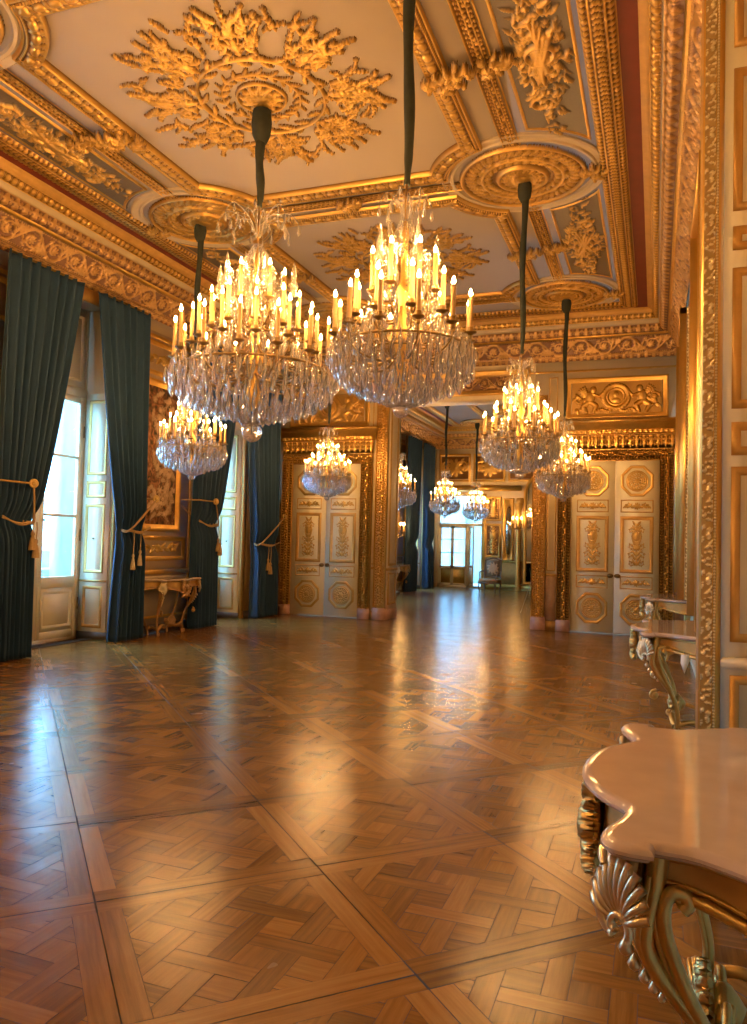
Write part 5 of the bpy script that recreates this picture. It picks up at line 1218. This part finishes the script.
# ------------------------------------------------------------------ floor vent, far-room chair, sconces, cord
fv = tag(empty('floor_vent', (-8.2, 8.86, 0)), 'dark iron floor grating at the foot of the glazed door', 'vent'); mb = MB()
for y in np.arange(-.82, .83, .035): box(mb, -.09, .09, y - .008, y + .008, 0, .010)
mb.build('slats', M['metalgrey'], fv); mb = MB()
for a in (-.1, .09): box(mb, a, a + .01, -.85, .85, 0, .012)
for a in (-.86, .85): box(mb, -.1, .1, a, a + .01, 0, .012)
mb.build('vent_frame', M['metalgrey'], fv)

def armchair():
    t = tag(empty('armchair', (-5.12, 25.3, 0), radians(-8)), 'carved wooden armchair standing by the far room gilt panel', 'chair')
    mb = MB(); box(mb, -.30, .30, -.28, .28, .40, .50, bev=.03); mb.build('seat', M['tapestryfab'], t)
    mb = MB(); box(mb, -.31, .31, -.29, .29, .34, .41, bev=.01); mb.build('seat_rail', M['chairwood'], t)
    for x, y in ((-.27, -.25), (.27, -.25), (-.27, .25), (.27, .25)):
        mb = MB(); tube(mb, bez([(x, y, .36), (x * 1.06, y * 1.06, .25), (x * .96, y * .96, .1), (x * 1.02, y * 1.05, 0)], 14), [.03] + [.024] * 20 if False else .024, 8); mb.build('leg', M['chairwood'], t, True)
    mb = MB(); 
    for x in (-.28, .28): tube(mb, [(x, .26, .4), (x, .30, .8), (x * .96, .34, 1.12)], .024, 8)
    tube(mb, bez([(-.28, .335, 1.10), (-.15, .345, 1.15), (0, .345, 1.18), (.15, .345, 1.15), (.28, .335, 1.10)], 20), .024, 8); tube(mb, [(-.28, .28, .56), (.28, .28, .56)], .02, 8); mb.build('back_frame', M['chairwood'], t, True)
    mb = MB(); P = [V3(-.26, .27, .57), V3(.26, .27, .57), V3(.26, .33, 1.11), V3(-.26, .33, 1.11)]; Q = [p + V3(0, .03, 0) for p in P]; mb.add(P + Q, [(0, 1, 2, 3), (7, 6, 5, 4), (0, 4, 5, 1), (1, 5, 6, 2), (2, 6, 7, 3), (3, 7, 4, 0)]); b = mb.build('backrest', M['chairwood'], t)
    r = Relief(.48, .5, .02); [r.leaf(.24, .25, a * pi / 5, .22, .05, .2) for a in range(10)]; r.rose(.24, .25, .1, 8); mb = MB(); r.flatmesh(mb, (-.24, .268, .59), UX, (0, .11, .99), (0, -1, .1), .03, thr=.05); mb.build('carving', M['tapestryfab'], b, True)
    for s_ in (1, -1): mb = MB(); tube(mb, bez([(s_ * .28, .29, .74), (s_ * .31, .1, .74), (s_ * .31, -.14, .70), (s_ * .29, -.2, .58), (s_ * .28, -.22, .42)], 20), .02, 8); mb.build('armrest', M['chairwood'], t, True)
armchair()
def sconce(loc, rz, label):
    t = tag(empty('wall_sconce', loc, rz), label, 'sconce', 'lit sconces of the far room')
    mb = MB(); lathe(mb, [(.0, -.25), (.03, -.2), (.05, -.05), (.06, .05), (.03, .18), (.0, .28)], 10, sx=.4); mb.build('backplate', M['gold'], t, True)
    for i, a in enumerate((-.9, 0, .9)):
        x, y = .06 + .2 * cos(a), .2 * sin(a); mb = MB(); tube(mb, bez([(.02, 0, -.05), (.5 * x + .02, .5 * y, -.14), (x, y, -.06), (x, y, .02)], 14), .012, 6); lathe(mb, [(.01, 0), (.045, .02), (.04, .03), (.018, .03), (.018, .06)], 9, (x, y, 0)); mb.build('arm', M['brass'], t, True)
        mb = MB(); lathe(mb, [(.014, 0), (.014, .17), (.001, .175)], 8); c = mb.build('candle', M['wax'], t, True, 50, (x, y, .05))
        mb = MB(); lathe(mb, [(0, 0), (.015, .02), (.012, .045), (0, .08)], 7, caps=False); obj('flame', mb.mesh('flame', M['flame'], True), c, (0, 0, .17))
sconce((XL + .03, 23.55, 1.95), 0, 'lit candle sconce on the left wall of the far room')
sconce((-4.68, YF - .18, 2.35), -pi / 2, 'lit candle sconce on the gilt half column of the far wall')
bc = tag(empty('barrier_cord', (-2.3, 15.75, 0)), 'thin pale cord slanting down across the wide opening', 'cord')
mb = MB(); tube(mb, bez([(.03, 0, 1.12), (-.22, .9, .72), (-.5, 2.0, .30), (-.72, 2.9, .006)], 30), .008, 6); mb.build('cord', M['tassel'], bc)
mb = MB(); lathe(mb, [(.02, -.02), (.025, 0), (.01, .02)], 8, (.035, 0, 1.13)); mb.build('hook', M['brass'], bc)

# ------------------------------------------------------------------ outside the windows
mb = MB(); box(mb, -16, XL - .68, Y0 - 2, YF + 6, -.25, -.05); box(mb, -7.85, 4, YF + .5, YF + 6, -.25, -.05); struct(mb.build('ground_terrace', M['stone']))
mb = MB()
for y in (6.75, 11.22, 15.6, 2.3): box(mb, -9.9, -9.7, y - .5, y + .5, -.05, 7.5, bev=.03)
struct(mb.build('column_outside', M['stone']))
bl = struct(empty('balustrade')); mb = MB(); box(mb, -10.2, -9.95, -4, 30, .88, 1.0, bev=.02); box(mb, -10.2, -9.95, -4, 30, -.05, .08, bev=.02)
for y in np.arange(-3.9, 29.9, .22): lathe(mb, [(.05, .08), (.05, .12), (.03, .16), (.075, .34), (.035, .6), (.03, .72), (.05, .8), (.05, .88)], 8, (-10.07, y, 0))
mb.build('stone_rail', M['stone'], bl, True, 40)
mb = MB(); box(mb, -16, 6, 33.2, 36, -.2, 9)
for x in np.arange(-15, 6, 2.2): box(mb, x, x + .6, 32.9, 33.2, -.2, 9)
struct(mb.build('wall_outside', M['stone']))
def blob_tree(loc, h, w, seed, label):
    t = tag(empty('tree', loc), label, 'tree', 'trees beyond the balustrade'); q = random.Random(seed); mb = MB()
    for i in range(150):
        a, b, c = q.gauss(0, .4), q.gauss(0, .4), q.uniform(-.5, .5); x, y, z = a * w, b * w, h * (.62 + c * .75)
        for j in range(4):
            s_ = q.uniform(.14, .3); n_ = nrm(V3(q.gauss(0, 1), q.gauss(0, 1), q.gauss(0, 1))); u_ = nrm(np.cross(n_, (0, .1, 1))); v_ = np.cross(n_, u_); o = V3(x + q.gauss(0, .22), y + q.gauss(0, .22), z + q.gauss(0, .22))
            mb.add([o + u_ * s_, o + v_ * s_ * .5, o - u_ * s_, o - v_ * s_ * .5], [(0, 1, 2, 3)])
    mb.build('foliage', M['hedge'], t); mb = MB(); tube(mb, [(0, 0, 0), (0, .05, h * .4), (.05, 0, h * .8)], [.12, .09, .05], 8); mb.build('trunk', M['baseboard'], t)
blob_tree((-34, 32.0, -.05), 3.4, 2.6, 1, 'blue-hazed tree seen through the glazed door, above the balustrade')
mb = MB(); box(mb, -60, -16, -40, 80, -.3, -.1); struct(mb.build('ground_garden', M['hedge']))

# ------------------------------------------------------------------ light, camera
w = bpy.data.worlds.new('sky'); SC.world = w; w.use_nodes = True; bg = w.node_tree.nodes['Background']; bg.inputs[0].default_value = col(.24, .58, 1.0); bg.inputs[1].default_value = SKY
for c, hw in WIN + WINF:
    l = bpy.data.lights.new('window_portal', 'AREA'); l.shape = 'RECTANGLE'; l.size = 3.7; l.size_y = 2 * hw; l.cycles.is_portal = True
    o = bpy.data.objects.new('window_portal', l); COL.objects.link(o); o.location = (WX - .12, c, 1.87); o.rotation_euler = (0, -pi / 2, 0)
l = bpy.data.lights.new('window_portal', 'AREA'); l.shape = 'RECTANGLE'; l.size = FR - FL; l.size_y = FZ; l.cycles.is_portal = True
o = bpy.data.objects.new('window_portal', l); COL.objects.link(o); o.location = ((FL + FR) / 2, YF + .3, FZ / 2); o.rotation_euler = (-pi / 2, 0, 0)

cam = bpy.data.cameras.new('camera'); co = bpy.data.objects.new('camera', cam); COL.objects.link(co); SC.camera = co
y_, p_, r_ = radians(20.097), radians(2.256), radians(1.476)
fw = V3(-sin(y_) * cos(p_), cos(y_) * cos(p_), sin(p_)); rt = V3(cos(y_), sin(y_), 0); up = np.cross(rt, fw)
r2 = cos(r_) * rt + sin(r_) * up; u2 = -sin(r_) * rt + cos(r_) * up
from mathutils import Matrix
co.matrix_world = Matrix(((r2[0], u2[0], -fw[0], 0), (r2[1], u2[1], -fw[1], 0), (r2[2], u2[2], -fw[2], 1.6), (0, 0, 0, 1)))
cam.sensor_fit = 'VERTICAL'; cam.sensor_height = 24.; cam.lens = 772.554 / 1024 * 24.; cam.clip_start = .05; cam.clip_end = 300
vs = SC.view_settings; vs.view_transform = 'Standard'; vs.look = 'None'; vs.exposure = EXPO; vs.gamma = 1; vs.use_curve_mapping = False
cy = SC.cycles; cy.max_bounces = 9; cy.diffuse_bounces = 4; cy.glossy_bounces = 4; cy.transmission_bounces = 6; cy.transparent_max_bounces = 10
cy.sample_clamp_indirect = 6.; cy.caustics_reflective = False; cy.caustics_refractive = False; cy.use_denoising = True
try: cy.use_light_tree = True
except Exception: pass
